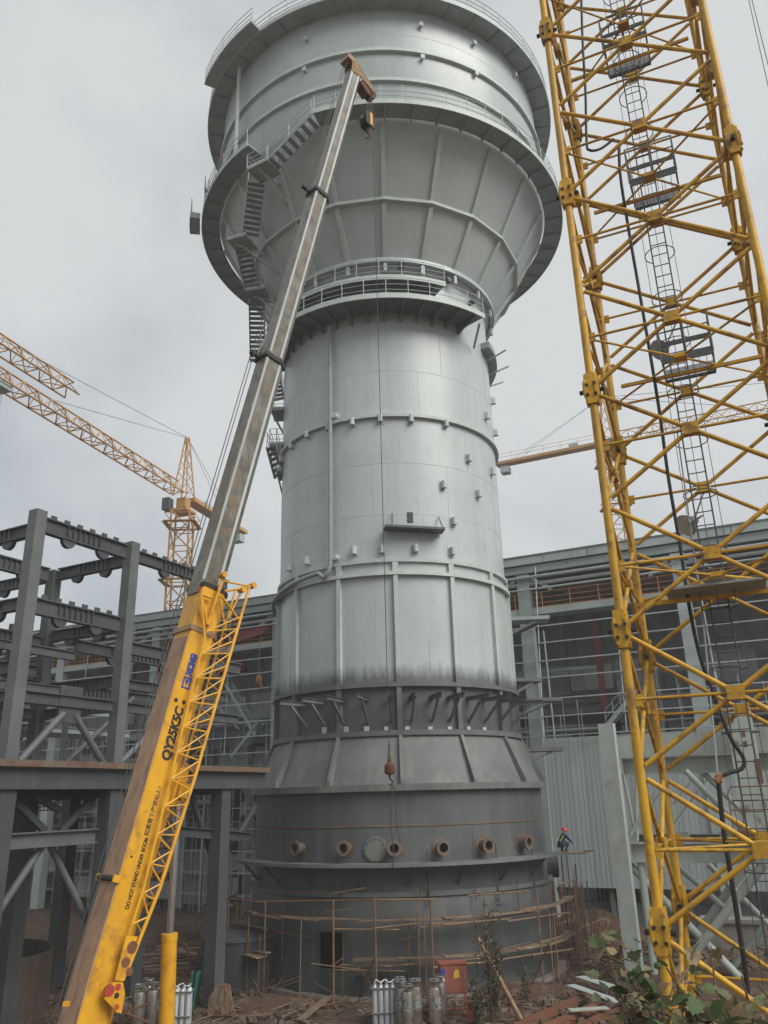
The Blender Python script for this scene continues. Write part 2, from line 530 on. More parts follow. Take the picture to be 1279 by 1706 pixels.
for zz in (21.8, 24.7, 30.3, 33.0):
    MB().sector(R3 - .01, R3 + .009, zz, zz + .035).build('plate_seam', m_trim, tower, True)
for ci, (za, zb_) in enumerate(((19.37, 21.8), (21.84, 24.7), (24.74, 27.37), (27.57, 30.3), (30.34, 33.0), (33.04, 34.0), (13.12, 15.3), (15.3, 18.45))):
    for k in range(10):
        p = -165 + 36 * k + 13 * (ci % 3)
        MB().bar(T(p, R3 + .004, za), T(p, R3 + .004, zb_), .03, .012, up=T(p, 1, 0) - T(p, 0, 0)).build('vertical_seam', m_trim if ci < 6 else m_overt, tower)
NR = 14
for i in range(NR):
    p = 1.0 + 360 / NR * i
    if p > 180:
        p -= 360
    rd = T(p, 1, 0) - T(p, 0, 0)
    b = MB()                                            # skirt rib: a tapering upright plate with a cap strip
    tn = V((cos(rad(p)), sin(rad(p)), 0)) * .085
    q = [T(p, 7.5, 8.43), T(p, 7.86, 8.43), T(p, 7.84, 8.62), T(p, 6.88, 10.61), T(p, 6.6, 10.61)]
    b.prism([x - tn for x in q], tn * 2)
    b.build('skirt_rib', m_skirt, tower)
    MB().bar(T(p, 6.68, 10.87), T(p, 6.68, 12.89), .24, .26, up=rd).build('rib', m_ribdark, tower)
    MB().bar(T(p, 6.66, 13.11), T(p, 6.66, 18.47), .22, .24, up=rd).build('rib', m_overt, tower)
    MB().bar(T(p, 6.64, 18.67), T(p, 6.64, 19.17), .30, .18, up=rd).build('rib', m_trim, tower)
# cone, ribs and rings
RC = [(R3 - .02, 36.7), (8.78, 40.12), (11.02, 44.1)]
shell(RC, 'cone_shell', m_cone)
def Rcone(z):
    return 6.56 + (z - 36.7) * (8.78 - 6.56) / 3.42 if z < 40.12 else 8.78 + (z - 40.12) * (11.02 - 8.78) / 3.98
MB().sector(8.66, 9.06, 39.94, 40.10, -179.4, 180.6, 20, z0b=40.0, z1b=40.2).build('cone_ring', m_trim, tower)
MB().sector(6.95, 7.22, 37.14, 37.42).build('cone_foot_ring', m_tower, tower, True)
NC = 20
for i in range(NC):
    p = .6 + 18 * i
    if p > 180:
        p -= 360
    rd = (T(p, 1, 0) - T(p, 0, 0))
    up_ = (rd - V((0, 0, 1.2))).normalized()
    MB().bar(T(p, Rcone(37.43) + .03, 37.43), T(p, Rcone(39.97) + .06, 39.97), .26, .26, up=up_).build('cone_rib', m_trim, tower)
    MB().bar(T(p, Rcone(40.24) + .06, 40.24), T(p, Rcone(43.7) + .05, 43.7), .26, .26, up=up_).build('cone_rib', m_trim, tower)
    MB().bar(T(p, 7.06, 36.55), T(p, 7.06, 37.13), .2, .16, up=rd).build('foot_stub', m_tower, tower)
# drum
shell([(RD - .06, 44.1), (RD, 44.2), (RD, 53.6), (RD - 1.2, 54.6), (.02, 55.4)], 'drum_shell', m_tower)
for zz, h in ((46.45, .22), (48.75, .22)):
    MB().sector(RD - .01, RD + .22, zz, zz + h).build('drum_ring', m_trim, tower, True)
for zz in (45.4, 50.2):
    MB().sector(RD - .01, RD + .008, zz, zz + .03).build('plate_seam', m_trim, tower, True)

def railing(pts, h, parent, m_=None, r=.026, rails=(1.0, .62, .3), toe=True):
    b = MB()
    pts = [V(p) for p in pts]
    for p in pts:
        b.tube(p, p + V((0, 0, h)), r, 5)
    for k in rails:
        b.path([p + V((0, 0, h * k)) for p in pts], r * .85, 5)
    if toe:
        for p, q in zip(pts, pts[1:]):
            b.bar(p + V((0, 0, .06)), q + V((0, 0, .06)), .012, .12)
    return b.build('railing', m_ or m_trim, parent)
def arc(R, z, f0, f1, step):
    n = max(1, int(abs(f1 - f0) * rad(1) * R / step))
    return [T(f0 + (f1 - f0) * i / n, R, z) for i in range(n + 1)]
def gallery(R0, R1, z, f0, f1, nb, th=.12, inner=None, depth=.17, md=None):
    md = md or m_deck
    d = MB().sector(R0, R1, z - th, z, f0, f1, n=max(12, int(abs(f1 - f0) / 3.4))).build('gallery_deck', md, tower, True)
    MB().sector(R1 - .015, R1 + .045, z - .26, z + .05, f0, f1, n=max(12, int(abs(f1 - f0) / 3.4))).build('edge_beam', m_trim, d, True)
    railing(arc(R1 - .03, z, f0 + .3, f1 - .3, 1.25), 1.1, d)
    Ri = inner or R0
    for i in range(nb):
        p = f0 + (f1 - f0) * (i + .5) / nb
        tn = V((cos(rad(p)), sin(rad(p)), 0)) * .04
        q = [T(p, Ri, z - th - .004), T(p, R1 - .05, z - th - .004), T(p, R1 - .05, z - th - .1), T(p, Ri, z - th - depth)]
        MB().prism([x - tn for x in q], tn * 2).build('bracket', md, d)
    return d
pa = aZ(527, 196, 44.0)
pb = aZ(404, 232, 44.0)
fa = math.degrees(atan2(pa.x - TX, TY - pa.y))
fb = math.degrees(atan2(pb.x - TX, TY - pb.y))
gal = gallery(RD - .02, 12.2, 44.0, fa, 360 + fb, 44, depth=.26)
top = gallery(RD + .002, 12.2, 52.4, -179.9, 179.9, 42)
MB().sector(12.21, 12.95, 52.24, 52.38, -62, -36, n=14).build('gallery_extension', m_deck, top)
railing(arc(12.9, 52.38, -62, -36, 1.2), 1.1, top)
MB().sector(12.35, 13.0, 43.55, 43.98, -80.5, -73, n=5).build('gallery_extension', m_deck, gal)
railing(arc(12.95, 43.98, -80.5, -73, 1), 1.1, gal)
# two service decks under the cone
lo1 = gallery(R3 + .005, 8.3, 34.15, -78, 44, 15, inner=R3 + .01, depth=.6, md=m_skirt)
lo2 = gallery(R3 + .005, 7.75, 35.75, -80, 27, 12, inner=R3 + .01, depth=.3, md=m_skirt)
MB().sector(R3 + .004, 7.15, 33.6, 34.0, 62, 108, n=16).build('side_deck', m_deck, tower)
for p in (70, 85, 100):
    MB().bar(T(p, R3, 33.2), T(p, 7.9, 33.75), .07, .09).build('bracket', m_deck, tower)
# a tilted hanging bracket at the right end of the lower deck
MB().bar(T(46, 7.7, 34.0), T(50, 6.8, 32.9), .09, .14).build('bracket', m_deck, tower)
# pipe stubs between cone and deck
for px, py in ((590, 440), (668, 447), (743, 470), (783, 505), (560, 455)):
    p, z = cyl(px, py, 6.7)
    MB().tube(T(p, 6.5, z), T(p, 7.05, z), .16, 12).build('pipe_stub', m_primer, tower, True)

# stairs: treads, strings and landings
tread = MB().box((0, 0, 0), .95, .26, .04).box((0, -.12, -.05), .95, .02, .05).mesh('tread', m_deck)
def flight(pb_, pt_, width=.95, n=None):
    pb_, pt_ = V(pb_), V(pt_)
    d = pt_ - pb_
    hd = V((d.x, d.y, 0)).normalized()
    sd_ = V((hd.y, -hd.x, 0))
    fl = MB()
    for s_ in (-1, 1):
        o = sd_ * (s_ * width / 2)
        fl.bar(pb_ + o, pt_ + o, .035, .22)
    st = fl.build('stair_string', m_deck, tower)
    n = n or max(3, round(d.z / .24))
    rz = atan2(hd.y, hd.x) - pi / 2
    for i in range(n):
        p = pb_ + d * ((i + .5) / n)
        put('tread', tread, st, Matrix.Translation(p) @ Matrix.Rotation(rz, 4, 'Z') @ Matrix.Scale(width / .95, 4, (1, 0, 0)))
    for s_ in (-1, 1):
        o = sd_ * (s_ * width / 2)
        k = max(2, int(d.length / 1.3))
        railing([pb_ + o + d * (i / k) for i in range(k + 1)], 1.0, st, rails=(1, .55), toe=False)
    return st
def landing(c, sx, sy, rz, strut=True):
    c = V(c)
    o = MB().box(c - V((0, 0, .12)), sx, sy, .12, rz).build('landing', m_deck, tower)
    ca, sa = cos(rz), sin(rz)
    k = [c + V((x * ca - y * sa, x * sa + y * ca, 0)) for x, y in ((sx / 2, -sy / 2), (-sx / 2, -sy / 2), (-sx / 2, sy / 2))]
    railing(k, 1.0, o)
    if strut:
        p = math.degrees(atan2(c.x - TX, TY - c.y))
        Rr = sqrt((c.x - TX) ** 2 + (c.y - TY) ** 2)
        z2 = c.z - 1.3
        Ri = Rcone(z2) if z2 > 36.7 else R3
        MB().bar(T(p, Ri, z2), T(p, Rr + .2, c.z - .13), .09, .09).build('strut', m_trim, o)
        MB().bar(T(p, Ri, c.z - .2), T(p, Rr + .4, c.z - .2), .09, .12).build('strut', m_trim, o)
    return o
g_top = T(fa - .3, 11.6, 43.95)
L1 = aZ(440, 284, 42.35)
flight(L1 + V((.45, -.35, 0)), g_top, .9)
landing(L1, 1.5, 1.3, rad(-30))
F1t = aZ(427, 303, 42.3)
F1b = aY(417, 394, F1t.y + 1.9)
flight(F1b, F1t)
L2 = aZ(404, 406, F1b.z - .05)
landing(L2, 1.3, 1.5, rad(-20))
F2t = aY(405, 414, L2.y + .3)
F2b = aY(421, 480, L2.y + 1.8)
flight(F2b, F2t)
L3 = aZ(431, 492, F2b.z - .05)
landing(L3, 1.3, 1.6, rad(-10))
F3t = aY(427, 503, L3.y + .4)
F3b = aY(429, 604, L3.y + 2.4)
flight(F3b, F3t)
for px, py, sx in ((462, 690, 1.2), (461, 748, 1.3), (466, 790, .8)):
    c = aY(px, py, 45.2)
    o = MB().box(c - V((-.3, 0, .12)), sx, 1.6, .14).build('landing', m_deck, tower)
    railing([c + V((sx / 2, -.8, 0)), c + V((.3 - sx / 2, -.8, 0)), c + V((.3 - sx / 2, .8, 0))], 1.0, o)
    MB().bar(c + V((.3 - sx / 2, -.6, -.1)), T(-88, R3, c.z - 1.1), .08, .1).build('strut', m_deck, o)
c = aY(459, 725, 45.2)
flight(aY(466, 795, 44.8), aY(452, 742, 44.2), .8, 6)
flight(aY(463, 668, 47.2), aY(452, 610, 46.2), .9, 9)
# stair between the galleries on the left, and the post in front of it
ts = T(-86, 11.72, 44.02)
flight(ts, T(-74, 11.75, 46.3), .85)
pz = aZ(399, 112, 52.1)
MB().tube((pz.x, pz.y, 44.05), pz, .13, 12).build('support_post', m_trim, tower, True)
# lugs on the drum and on the upper shell
lugm = MB().tube((0, -.1, -.2), (0, -.1, .2), .13, 10, cap=True).box((0, 0, -.2), .26, .2, .4).mesh('lug', m_trim, False)
plate = MB().box((0, 0, -.3), .42, .02, .6).mesh('lug_plate', m_tower)
lugs = [(140, 545), (182, 487), (252, 440), (342, 408), (448, 385), (568, 370), (703, 372), (855, 392), (1060, 290), (1033, 357), (1074, 430),
        (955, 545), (1058, 603), (845, 663), (997, 703), (890, 825), (883, 958), (723, 945), (578, 950), (455, 955), (250, 1000), (172, 1027)]
for zx, zy in lugs:
    p, z = cyl(420 + zx / 2.665, 560 + zy / 2.665, R3)
    mw = Matrix.Translation(T(p, R3 + .08, z)) @ Matrix.Rotation(rad(p), 4, 'Z')
    o = put('lug', lugm, tower, mw)
    put('lug_plate', plate, o, Matrix.Translation(V((0, .075, 0))))
portm = MB().tube((0, 0, 0), (0, -.22, 0), .1, 10).box((0, -.24, -.15), .24, .04, .3).mesh('lamp_bracket', m_trim)
for zx, zy in ((775, 88), (945, 146), (780, 193), (950, 245), (405, 232), (410, 133), (1085, 343), (1075, 245)):
    p, z = cyl(300 + zx / 1.938, zy / 1.938, RD)
    put('lamp_bracket', portm, tower, Matrix.Translation(T(p, RD, z)) @ Matrix.Rotation(rad(p), 4, 'Z'))
# inspection port and its hanging plank
p, z = cyl(683, 862, R3)
o = MB().bar(T(p, R3 + .012, z - .28), T(p, R3 + .012, z + .28), .3, .05, up=T(p, 1, 0) - T(p, 0, 0)).build('inspection_port', m_void, tower)
p0, z0 = cyl(641, 884, R3)
p1, z1 = cyl(732, 889, R3)
hp = MB().bar(T(p0, R3 + .5, z0), T(p1, R3 + .5, z1), .8, .12).build('hanging_plank', m_primer, tower)
for px, y0, y1 in ((653, 856, 886), (729, 862, 890)):
    pa_, za = cyl(px, y0, R3)
    pb_, zb_ = cyl(px, y1, R3)
    MB().tube(T(pa_, R3 + .1, za), T(pb_, R3 + .75, zb_), .035, 6).build('plank_hanger', m_primer, hp)
# riser pipe down the shell, bending round along the ring
p, z = cyl(554, 548, R3)
p2, z2 = cyl(557, 940, R3)
pts = [T(p, R3 + .3, z), T(p, R3 + .3, z2), T(p - .6, R3 + .34, z2 - .45), T(p - 3, R3 + .38, z2 - .75)]
pts += [T(a, R3 + .38, 18.95 - .012 * (p - 4 - a)) for a in [p - 6 - 6 * i for i in range(12)]]
MB().path(pts, .12, 10).build('riser_pipe', m_deck, tower, True)
for py in (695, 930):
    pq, zq = cyl(561, py, R3)
    MB().tube(T(pq, R3, zq), T(pq, R3 + .35, zq), .17, 10).build('pipe_clip', m_trim, tower)
# cantilever brackets on the primed band
for i, px in enumerate((512, 541, 572, 612, 651, 685, 719, 748, 780, 806, 829, 850)):
    p, z = cyl(px, 1184, R3)
    rd = T(p, 1, 0) - T(p, 0, 0)
    b = MB().ibeam(T(p, R3, 12.35), T(p, R3 + 1.75, 12.35), .16, .2)
    b.bar(T(p, R3, 11.25), T(p, R3 + 1.1, 12.24), .1, .12)
    b.build('cantilever_bracket', m_frame2 if i < 3 else m_ribdark, tower)
for px, py in ((541, 1218), (577, 1217), (611, 1217), (644, 1217), (678, 1217), (716, 1217), (748, 1217), (779, 1217), (805, 1218)):
    p, z = cyl(px, py, R3)
    MB().bar(T(p, R3 + .05, z - .12), T(p, R3 + .05, z + .18), .22, .1, up=T(p, 1, 0) - T(p, 0, 0)).build('cleat', m_trim, tower)
for z, ph, ln_, hgt in ((17.2, 84, 2.3, .5), (14.0, 97, 1.8, .4), (12.75, 88, 2.6, .55), (10.1, 86, 2.4, .5)):
    d = MB().bar(T(ph, R3 - .1, z), T(ph, R3 + ln_, z), 1.3, .2)
    o = d.build('side_bracket_deck', m_ribdark if z < 17 else m_deck, tower)
    b = MB()
    for s_ in (-.5, .5):
        tn = V((cos(rad(ph)), sin(rad(ph)), 0)) * s_
        b.bar(T(ph, R3 - .1, z - .9) + tn, T(ph, R3 + ln_ * .75, z - .12) + tn, .12, .14)
    b.build('brace', m_ribdark, o)
# nozzles, manhole
for px, py in ((495, 1413), (574, 1413), (657, 1413), (737, 1412), (810, 1408), (875, 1403)):
    p, z = cyl(px, py, R2 + .3)
    rd = (T(p, 1, 0) - T(p, 0, 0))
    fs_ = MB()
    fs_.tube(T(p, R2 - .05, z), T(p, R2 + .5, z), .24, 18, cap=False)
    fs_.tube(T(p, R2 + .5, z), T(p, R2 - .05, z), .2, 18, cap=False)
    o = fs_.build('nozzle', m_primer, tower, True)
    ringb = MB()
    n = 20
    a_ = V((cos(rad(p)), sin(rad(p)), 0))
    z_ = V((0, 0, 1))
    vs = []
    for R_, r_ in ((R2 + .44, .2), (R2 + .44, .33), (R2 + .52, .33), (R2 + .52, .2)):
        cc = T(p, R_, z)
        vs += [cc + a_ * (r_ * cos(2 * pi * i / n)) + z_ * (r_ * sin(2 * pi * i / n)) for i in range(n)]
    fs2 = [(k * n + i, k * n + (i + 1) % n, ((k + 1) % 4) * n + (i + 1) % n, ((k + 1) % 4) * n + i) for k in range(4) for i in range(n)]
    ringb.add(vs, fs2).build('flange', m_weld, o, True)
    MB().tube(T(p, R2 - .02, z), T(p, R2 + .03, z), .19, 18).build('bore', m_void, o)
    MB().tube(T(p, R2 + .008, z), T(p, R2 + .02, z), .4, 18).build('reinforcing_pad', m_weld, o)
p, z = cyl(626, 1414, R2)
o = MB().tube(T(p, R2 - .1, z), T(p, R2 + .12, z), .52, 28).build('manhole', m_skirt, tower, True)
for i in range(12):
    a = 2 * pi * i / 12
    a_ = V((cos(rad(p)), sin(rad(p)), 0)) * (.44 * cos(a)) + V((0, 0, .44 * sin(a)))
    MB().tube(T(p, R2 + .1, z) + a_, T(p, R2 + .17, z) + a_, .03, 6).build('bolt', m_rust, o)
# curtain plate deck at the foot
dk = MB().sector(R2 + .005, 8.62, 5.08, 5.15, -74, 66, n=60).build('work_deck', m_skirt, tower, True)
MB().sector(8.62, 8.66, 5.02, 5.17, -74, 66, n=60).build('edge_beam', m_skirt, dk, True)
for p in range(-66, 70, 17):
    MB().bar(T(p, R2, 4.2), T(p, 8.45, 5.02), .08, .1).build('bracket', m_primer, dk)
for p, zz in ((-20, 4.6), (8, 4.55), (33, 4.7), (52, 4.6)):
    MB().tube(T(p, R1 + .15, 3.3), T(p, R1 + .15, zz + 1.1), .03, 5).build('guy_rod', m_rope, dk)
# a dark lying drum end seen at the right of the foot, and splice plates low on the shell
MB().tube(T(82, 7.5, 4.35), T(82, 8.15, 4.35), .55, 18).build('pipe_end', m_void, tower, True)
for i, px in enumerate((500, 547, 600, 641, 680)):
    p, z = cyl(px, 1632, R1)
    MB().bar(T(p, R1 + .1, 0), T(p, R1 + .1, .8 + .2 * (i % 2)), .3, .2, up=T(p, 1, 0) - T(p, 0, 0)).build('foot_bracket', m_void, tower)
MB().sector(R1 - .3, 8.15, -.35, .02).build('footing', m_conc, tower)
# ------------------------------------------------------------------ mobile crane boom
PE = aY(343, 985, 18.5)                  # end of the base section
PT = aY(590, 122, 22.0)                  # boom head
BU = (PT - PE).normalized()
BT = V((-BU.x, -BU.y, 0)).normalized()
BT = (BT - BU * BT.dot(BU)).normalized() # back of the boom
BS = BU.cross(BT).normalized()           # side with the lettering
LB = (PT - PE).length
pivot = PE - BU * 10.6
crane = thing('truck_crane', 'yellow truck crane with grey telescopic boom raised in front of the tower', 'crane', (pivot.x, pivot.y, 0))
def Bp(t, s_=0, k=0):                    # along the boom from the base-section end, sideways, backwards
    return PE + BU * t + BS * s_ + BT * k
def boom_sec(name, t0, t1, wd, h, m_, parent=crane, ds=0, dk=0):
    # octagon-like box: flat back, chamfered belly
    q = [(wd / 2, h / 2 - .03), (wd / 2 - .03, h / 2), (-wd / 2 + .03, h / 2), (-wd / 2, h / 2 - .03), (-wd / 2, -h * .28), (-wd * .27, -h / 2), (wd * .27, -h / 2), (wd / 2, -h * .28)]
    b = MB()
    b.prism([Bp(t0, a + ds, c + dk) for a, c in q], BU * (t1 - t0))
    return b.build(name, m_, parent)
l3 = LB / 3
bb = boom_sec('base_boom', -10.6, 0, .74, .74, m_yel, crane, .04, -.07)
MB().bar(Bp(-10.5, .04, .312), Bp(-1.3, .04, .312), .68, .02, up=BT).build('greasy_back_strip', m_boomback, bb)
for t in (-9.0, -6.35):
    MB().tube(Bp(t, -.3, .37), Bp(t, .38, .37), .055, 10).build('rope_roller', m_black, bb)
    for s_ in (-.33, .41):
        MB().bar(Bp(t, s_, .28), Bp(t, s_, .43), .05, .13, up=BU).build('roller_bracket', m_yel, bb)
for t0, nm in ((-.06, 0), (-1.15, 1)):
    if nm == 0:
        b = MB()
        for wdt in ((.66, .86),):
            b.prism([Bp(t0, a, c) for a, c in ((.425, .32), (-.35, .32), (-.35, -.3), (-.18, -.46), (.25, -.46), (.425, -.3))], BU * .1)
        b.build('end_collar', m_black, bb)
    else:
        b = MB()
        b.prism([Bp(t0, a, c) for a, c in ((.43, .34), (-.36, .34), (-.36, -.3), (-.2, -.47), (.26, -.47), (.43, -.3))], BU * .12)
        b.build('stiffener_collar', m_yel if t0 < -3 else m_boomback, bb)
secs = []
wid = [(.50, .68), (.43, .59), (.36, .50)]
tt = [0, l3 * 1.0, l3 * 2.0, l3 * 3.0]
brk = [PE]
# section ends read off along the boom line
def along(px, py):
    n_ = BT
    p_ = aP(px, py, PE, (BS + BT * .0).normalized())
    return (p_ - PE).dot(BU)
tt = [0, along(455, 606), along(533, 329), LB]
for i in range(3):
    o = boom_sec('boom_section', tt[i] - (.2 if i == 0 else -.04), tt[i + 1], *wid[i], m_boom)
    secs.append(o)
    wd, h = wid[i]
    for c_, tk in ((h / 2 - .06, .012), (-h * .22, .012)):       # pale edge strips along the side
        MB().bar(Bp(tt[i] + .15, wd / 2 + .004, c_), Bp(tt[i + 1] - .1, wd / 2 + .004, c_), .008, .07, up=BT).build('pale_edge_strip', m_girt, o)
    if i < 2:
        b = MB()
        b.prism([Bp(tt[i + 1] - .1, a, c) for a, c in ((wd / 2 + .05, h / 2 + .05), (-wd / 2 - .05, h / 2 + .05), (-wd / 2 - .05, -h * .25), (-wd * .3, -h / 2 - .05), (wd * .3, -h / 2 - .05), (wd / 2 + .05, -h * .25))], BU * .13)
        b.build('end_collar', m_black, o)
        MB().bar(Bp(tt[i + 1], -.1, h / 2), Bp(tt[i + 1], -.1, h / 2 + .32), .12, .1, up=BU).build('rope_guide', m_black, o)
# head: cheek plates, sheaves
hd = MB()
for s_ in (-.19, .19):
    q = [(LB - .3, .22), (LB + .3, .36), (LB + .45, .2), (LB + .22, -.12), (LB - .12, -.88), (LB - .34, -.9), (LB - .18, -.25)]
    hd.prism([Bp(a, s_ - .015, c) for a, c in q], BS * .03)
m_head = mat('worn_head_paint', (.36, .20, .05), (.17, .10, .05), scale=5, rough=.6, rust=(.16, .08, .04), rfac=.9, rscale=4)
ho = hd.build('boom_head', m_head, crane)
MB().bar(Bp(LB + .25, -.22, .38), Bp(LB + .25, .22, .38), .3, .22, up=BU).build('head_block', m_boomback, ho)
for t, c_, r_ in ((LB + .3, .22, .2), (LB - .28, -.82, .24)):
    for s_ in (-.1, .0, .1):
        MB().tube(Bp(t, s_ - .03, c_), Bp(t, s_ + .03, c_), r_, 18).build('sheave', m_rust, ho, True)
MB().prism([Bp(LB - .42, -.17, -.3), Bp(LB - .2, -.17, -.3), Bp(LB - .3, -.17, -.78), Bp(LB - .6, -.17, -.7)], BS * .34).build('head_belly', m_rust, ho)
# ropes over the back of the boom
for s_ in (-.12, .06):
    MB().path([Bp(-10, s_, .5), Bp(tt[1], s_, .62), Bp(tt[2], s_, .5), Bp(LB + .3, s_, .43)], .012, 5).build('hoist_rope', m_rope, crane)
# lettering
def letters(body, size, p, xdir, ydir, m_, name, parent, bold=0, shear=0, sx=1):
    cu = bpy.data.curves.new('t', 'FONT')
    cu.body = body
    cu.size = size
    cu.extrude = .003
    cu.offset = bold
    cu.shear = shear
    ob = bpy.data.objects.new('t', cu)
    COL.objects.link(ob)
    dg = bpy.context.evaluated_depsgraph_get()
    me = bpy.data.meshes.new_from_object(ob.evaluated_get(dg))
    bpy.data.objects.remove(ob)
    me.materials.clear()
    me.materials.append(m_)
    xd, yd = xdir.normalized(), ydir.normalized()
    zd = xd.cross(yd)
    mw = Matrix((xd * sx, yd, zd)).transposed().to_4x4()
    mw.translation = p
    o = put(name, me, parent, mw)
    return o
side = .413
def sp(px, py, off=side):                # a point on the lettered face
    return aP(px, py, PE + BS * off, BS)
def onside(px, py):
    q = sp(px, py) - PE
    return q.dot(BU), q.dot(BT)
t1, k1 = onside(281, 1269)
letters('QY25K5C', .275, Bp(t1, side + .004, k1), BU, BT, m_black, 'model_lettering', bb, .013, .12, .96)
t1, k1 = onside(318, 1127)
letters('XCMG', .20, Bp(t1, side + .004, k1), BU, BT, m_blue, 'maker_lettering', bb, .016, .1, .84)
t1, k1 = onside(313, 1149)
lg = MB()
for a0, a1, c0, c1 in ((0, .26, 0, .035), (0, .26, .165, .20), (0, .035, .037, .163), (.225, .26, .037, .163)):
    lg.prism([Bp(t1 + a0, side + .004, k1 - .02 + c0), Bp(t1 + a1, side + .004, k1 - .02 + c0), Bp(t1 + a1, side + .004, k1 - .02 + c1), Bp(t1 + a0, side + .004, k1 - .02 + c1)], BS * .004)
lg.prism([Bp(t1 + .06, side + .004, k1 + .08), Bp(t1 + .2, side + .004, k1 + .03), Bp(t1 + .2, side + .004, k1 + .13)], BS * .004)
lg.build('maker_emblem', m_blue, bb)
t1, k1 = onside(214, 1515)
letters('DO NOT STAND UNDER BOOM', .118, Bp(t1, side + .004, k1), BU, BT, m_black, 'warning_lettering', bb, .0015, 0, .76)
t1, k1 = onside(246, 1393)
letters('起重臂下严禁站人！', .115, Bp(t1, side + .004, k1), BU, BT, m_rope, 'warning_lettering', bb, 0, 0, 1)
for px, py in ((293, 1166), (306, 1170), (219, 1427)):
    t1, k1 = onside(px, py)
    MB().tube(Bp(t1, side - .03, k1), Bp(t1, side + .006, k1), .045 if py < 1300 else .022, 10).build('bolt_hole', m_black, bb)
# luffing cylinder
c0 = aP(275, 1760, PE, BS)
c1 = aP(282, 1564, PE, BS)
c2 = aP(297, 1318, PE, BS)
lc = MB().tube(c0 - (c1 - c0) * 1.1, c1, .155, 20).build('luffing_cylinder', m_yel, crane, True)
MB().tube(c1, c2, .078, 18).build('piston_rod', m_chrome, lc, True)
MB().tube(c1 - (c1 - c0).normalized() * .02, c1 + (c1 - c0).normalized() * .1, .165, 20).build('gland', m_yel, lc, True)
MB().bar(c2 - BS * .3, c2 + BS * .3, .3, .3, up=BU).build('rod_bracket', m_yel, lc)
MB().prism([c2 + BU * .3 + BT * .6 - BS * .2, c2 + BU * .5 - BS * .2, c2 - BU * .2 - BT * .1 - BS * .2, c2 - BU * .5 + BT * .6 - BS * .2], BS * .4).build('lug_plate', m_yel, lc)
# lattice jib stowed along the side: inner and outer chords plus a rear chord
off = side + .16
inn = [sp(343, 1052, off), sp(283, 1300, off), sp(237, 1488, off), sp(203, 1590, off)]
out_ = [sp(416, 976, off), sp(326, 1290, off), sp(266, 1480, off), sp(214, 1612, off)]
jib = MB().path([sp(334, 990, off), sp(341, 1060, off)] + inn[1:], .03, 8).build('lattice_jib', m_yel, crane, True)
MB().path(out_, .038, 8).build('chord', m_yel, jib, True)
rear = [p_ - BS * .62 - BT * .0 for p_ in out_]
rear2 = [p_ - BS * .62 - BT * .42 for p_ in inn]
MB().path(rear, .03, 8).build('chord', m_yel, jib, True)
MB().path(rear2, .026, 8).build('chord', m_yel, jib, True)
def lerp(path_, t):
    k = min(int(t * (len(path_) - 1)), len(path_) - 2)
    f_ = t * (len(path_) - 1) - k
    return path_[k].lerp(path_[k + 1], f_)
def seg(path_, s_):                       # by share of the whole length
    ls = [(b - a).length for a, b in zip(path_, path_[1:])]
    d = s_ * sum(ls)
    for (a, b), l_ in zip(zip(path_, path_[1:]), ls):
        if d <= l_:
            return a.lerp(b, d / l_)
        d -= l_
    return path_[-1]
nb = 11
for i in range(nb):
    a, b = .0 + .92 * i / nb, .92 * (i + 1) / nb
    mid = (a + b) / 2
    MB().tube(seg(inn, a), seg(out_, .1 + .9 * a), .018, 6).build('lacing', m_yel, jib)
    MB().tube(seg(inn, a), seg(out_, .1 + .9 * mid), .018, 6).build('lacing', m_yel, jib)
    MB().tube(seg(inn, b), seg(out_, .1 + .9 * mid), .018, 6).build('lacing', m_yel, jib)
    MB().tube(seg(out_, .1 + .9 * a), seg(rear, .1 + .9 * mid), .015, 6).build('lacing', m_yel, jib)
    MB().tube(seg(rear, .1 + .9 * mid), seg(out_, .1 + .9 * b), .015, 6).build('lacing', m_yel, jib)
    MB().tube(seg(rear2, a), seg(rear, .1 + .9 * b), .015, 6).build('lacing', m_yel, jib)
tip = [(335, 990), (347, 1000), (364, 985), (374, 962), (396, 975)]
for (x0, y0, x1, y1, r_) in ((364, 985, 345, 1043, .035), (364, 985, 374, 955, .045), (374, 985, 416, 978, .028), (364, 988, 400, 1035, .028), (374, 1000, 400, 1035, .024),
                             (364, 990, 376, 1050, .024), (334, 990, 346, 1045, .035), (334, 990, 352, 996, .035), (372, 968, 420, 978, .024), (402, 985, 380, 1030, .028), (345, 1042, 352, 1030, .04)):
    MB().tube(sp(x0, y0, off), sp(x1, y1, off - .06), r_, 8).build('lacing', m_yel, jib)
for x0, y0 in ((420, 976), (403, 983), (371, 958)):
    q = sp(x0, y0, off)
    MB().tube(q - BS * .1, q + BS * .1, .07, 10).build('pin_boss', m_yel, jib)
b = MB()                                  # red horn on top
q = sp(336, 986, .15)
b.tube(q - BS * .14, q + BS * .14, .16, 16)
b.build('red_roller', m_red, jib, True)
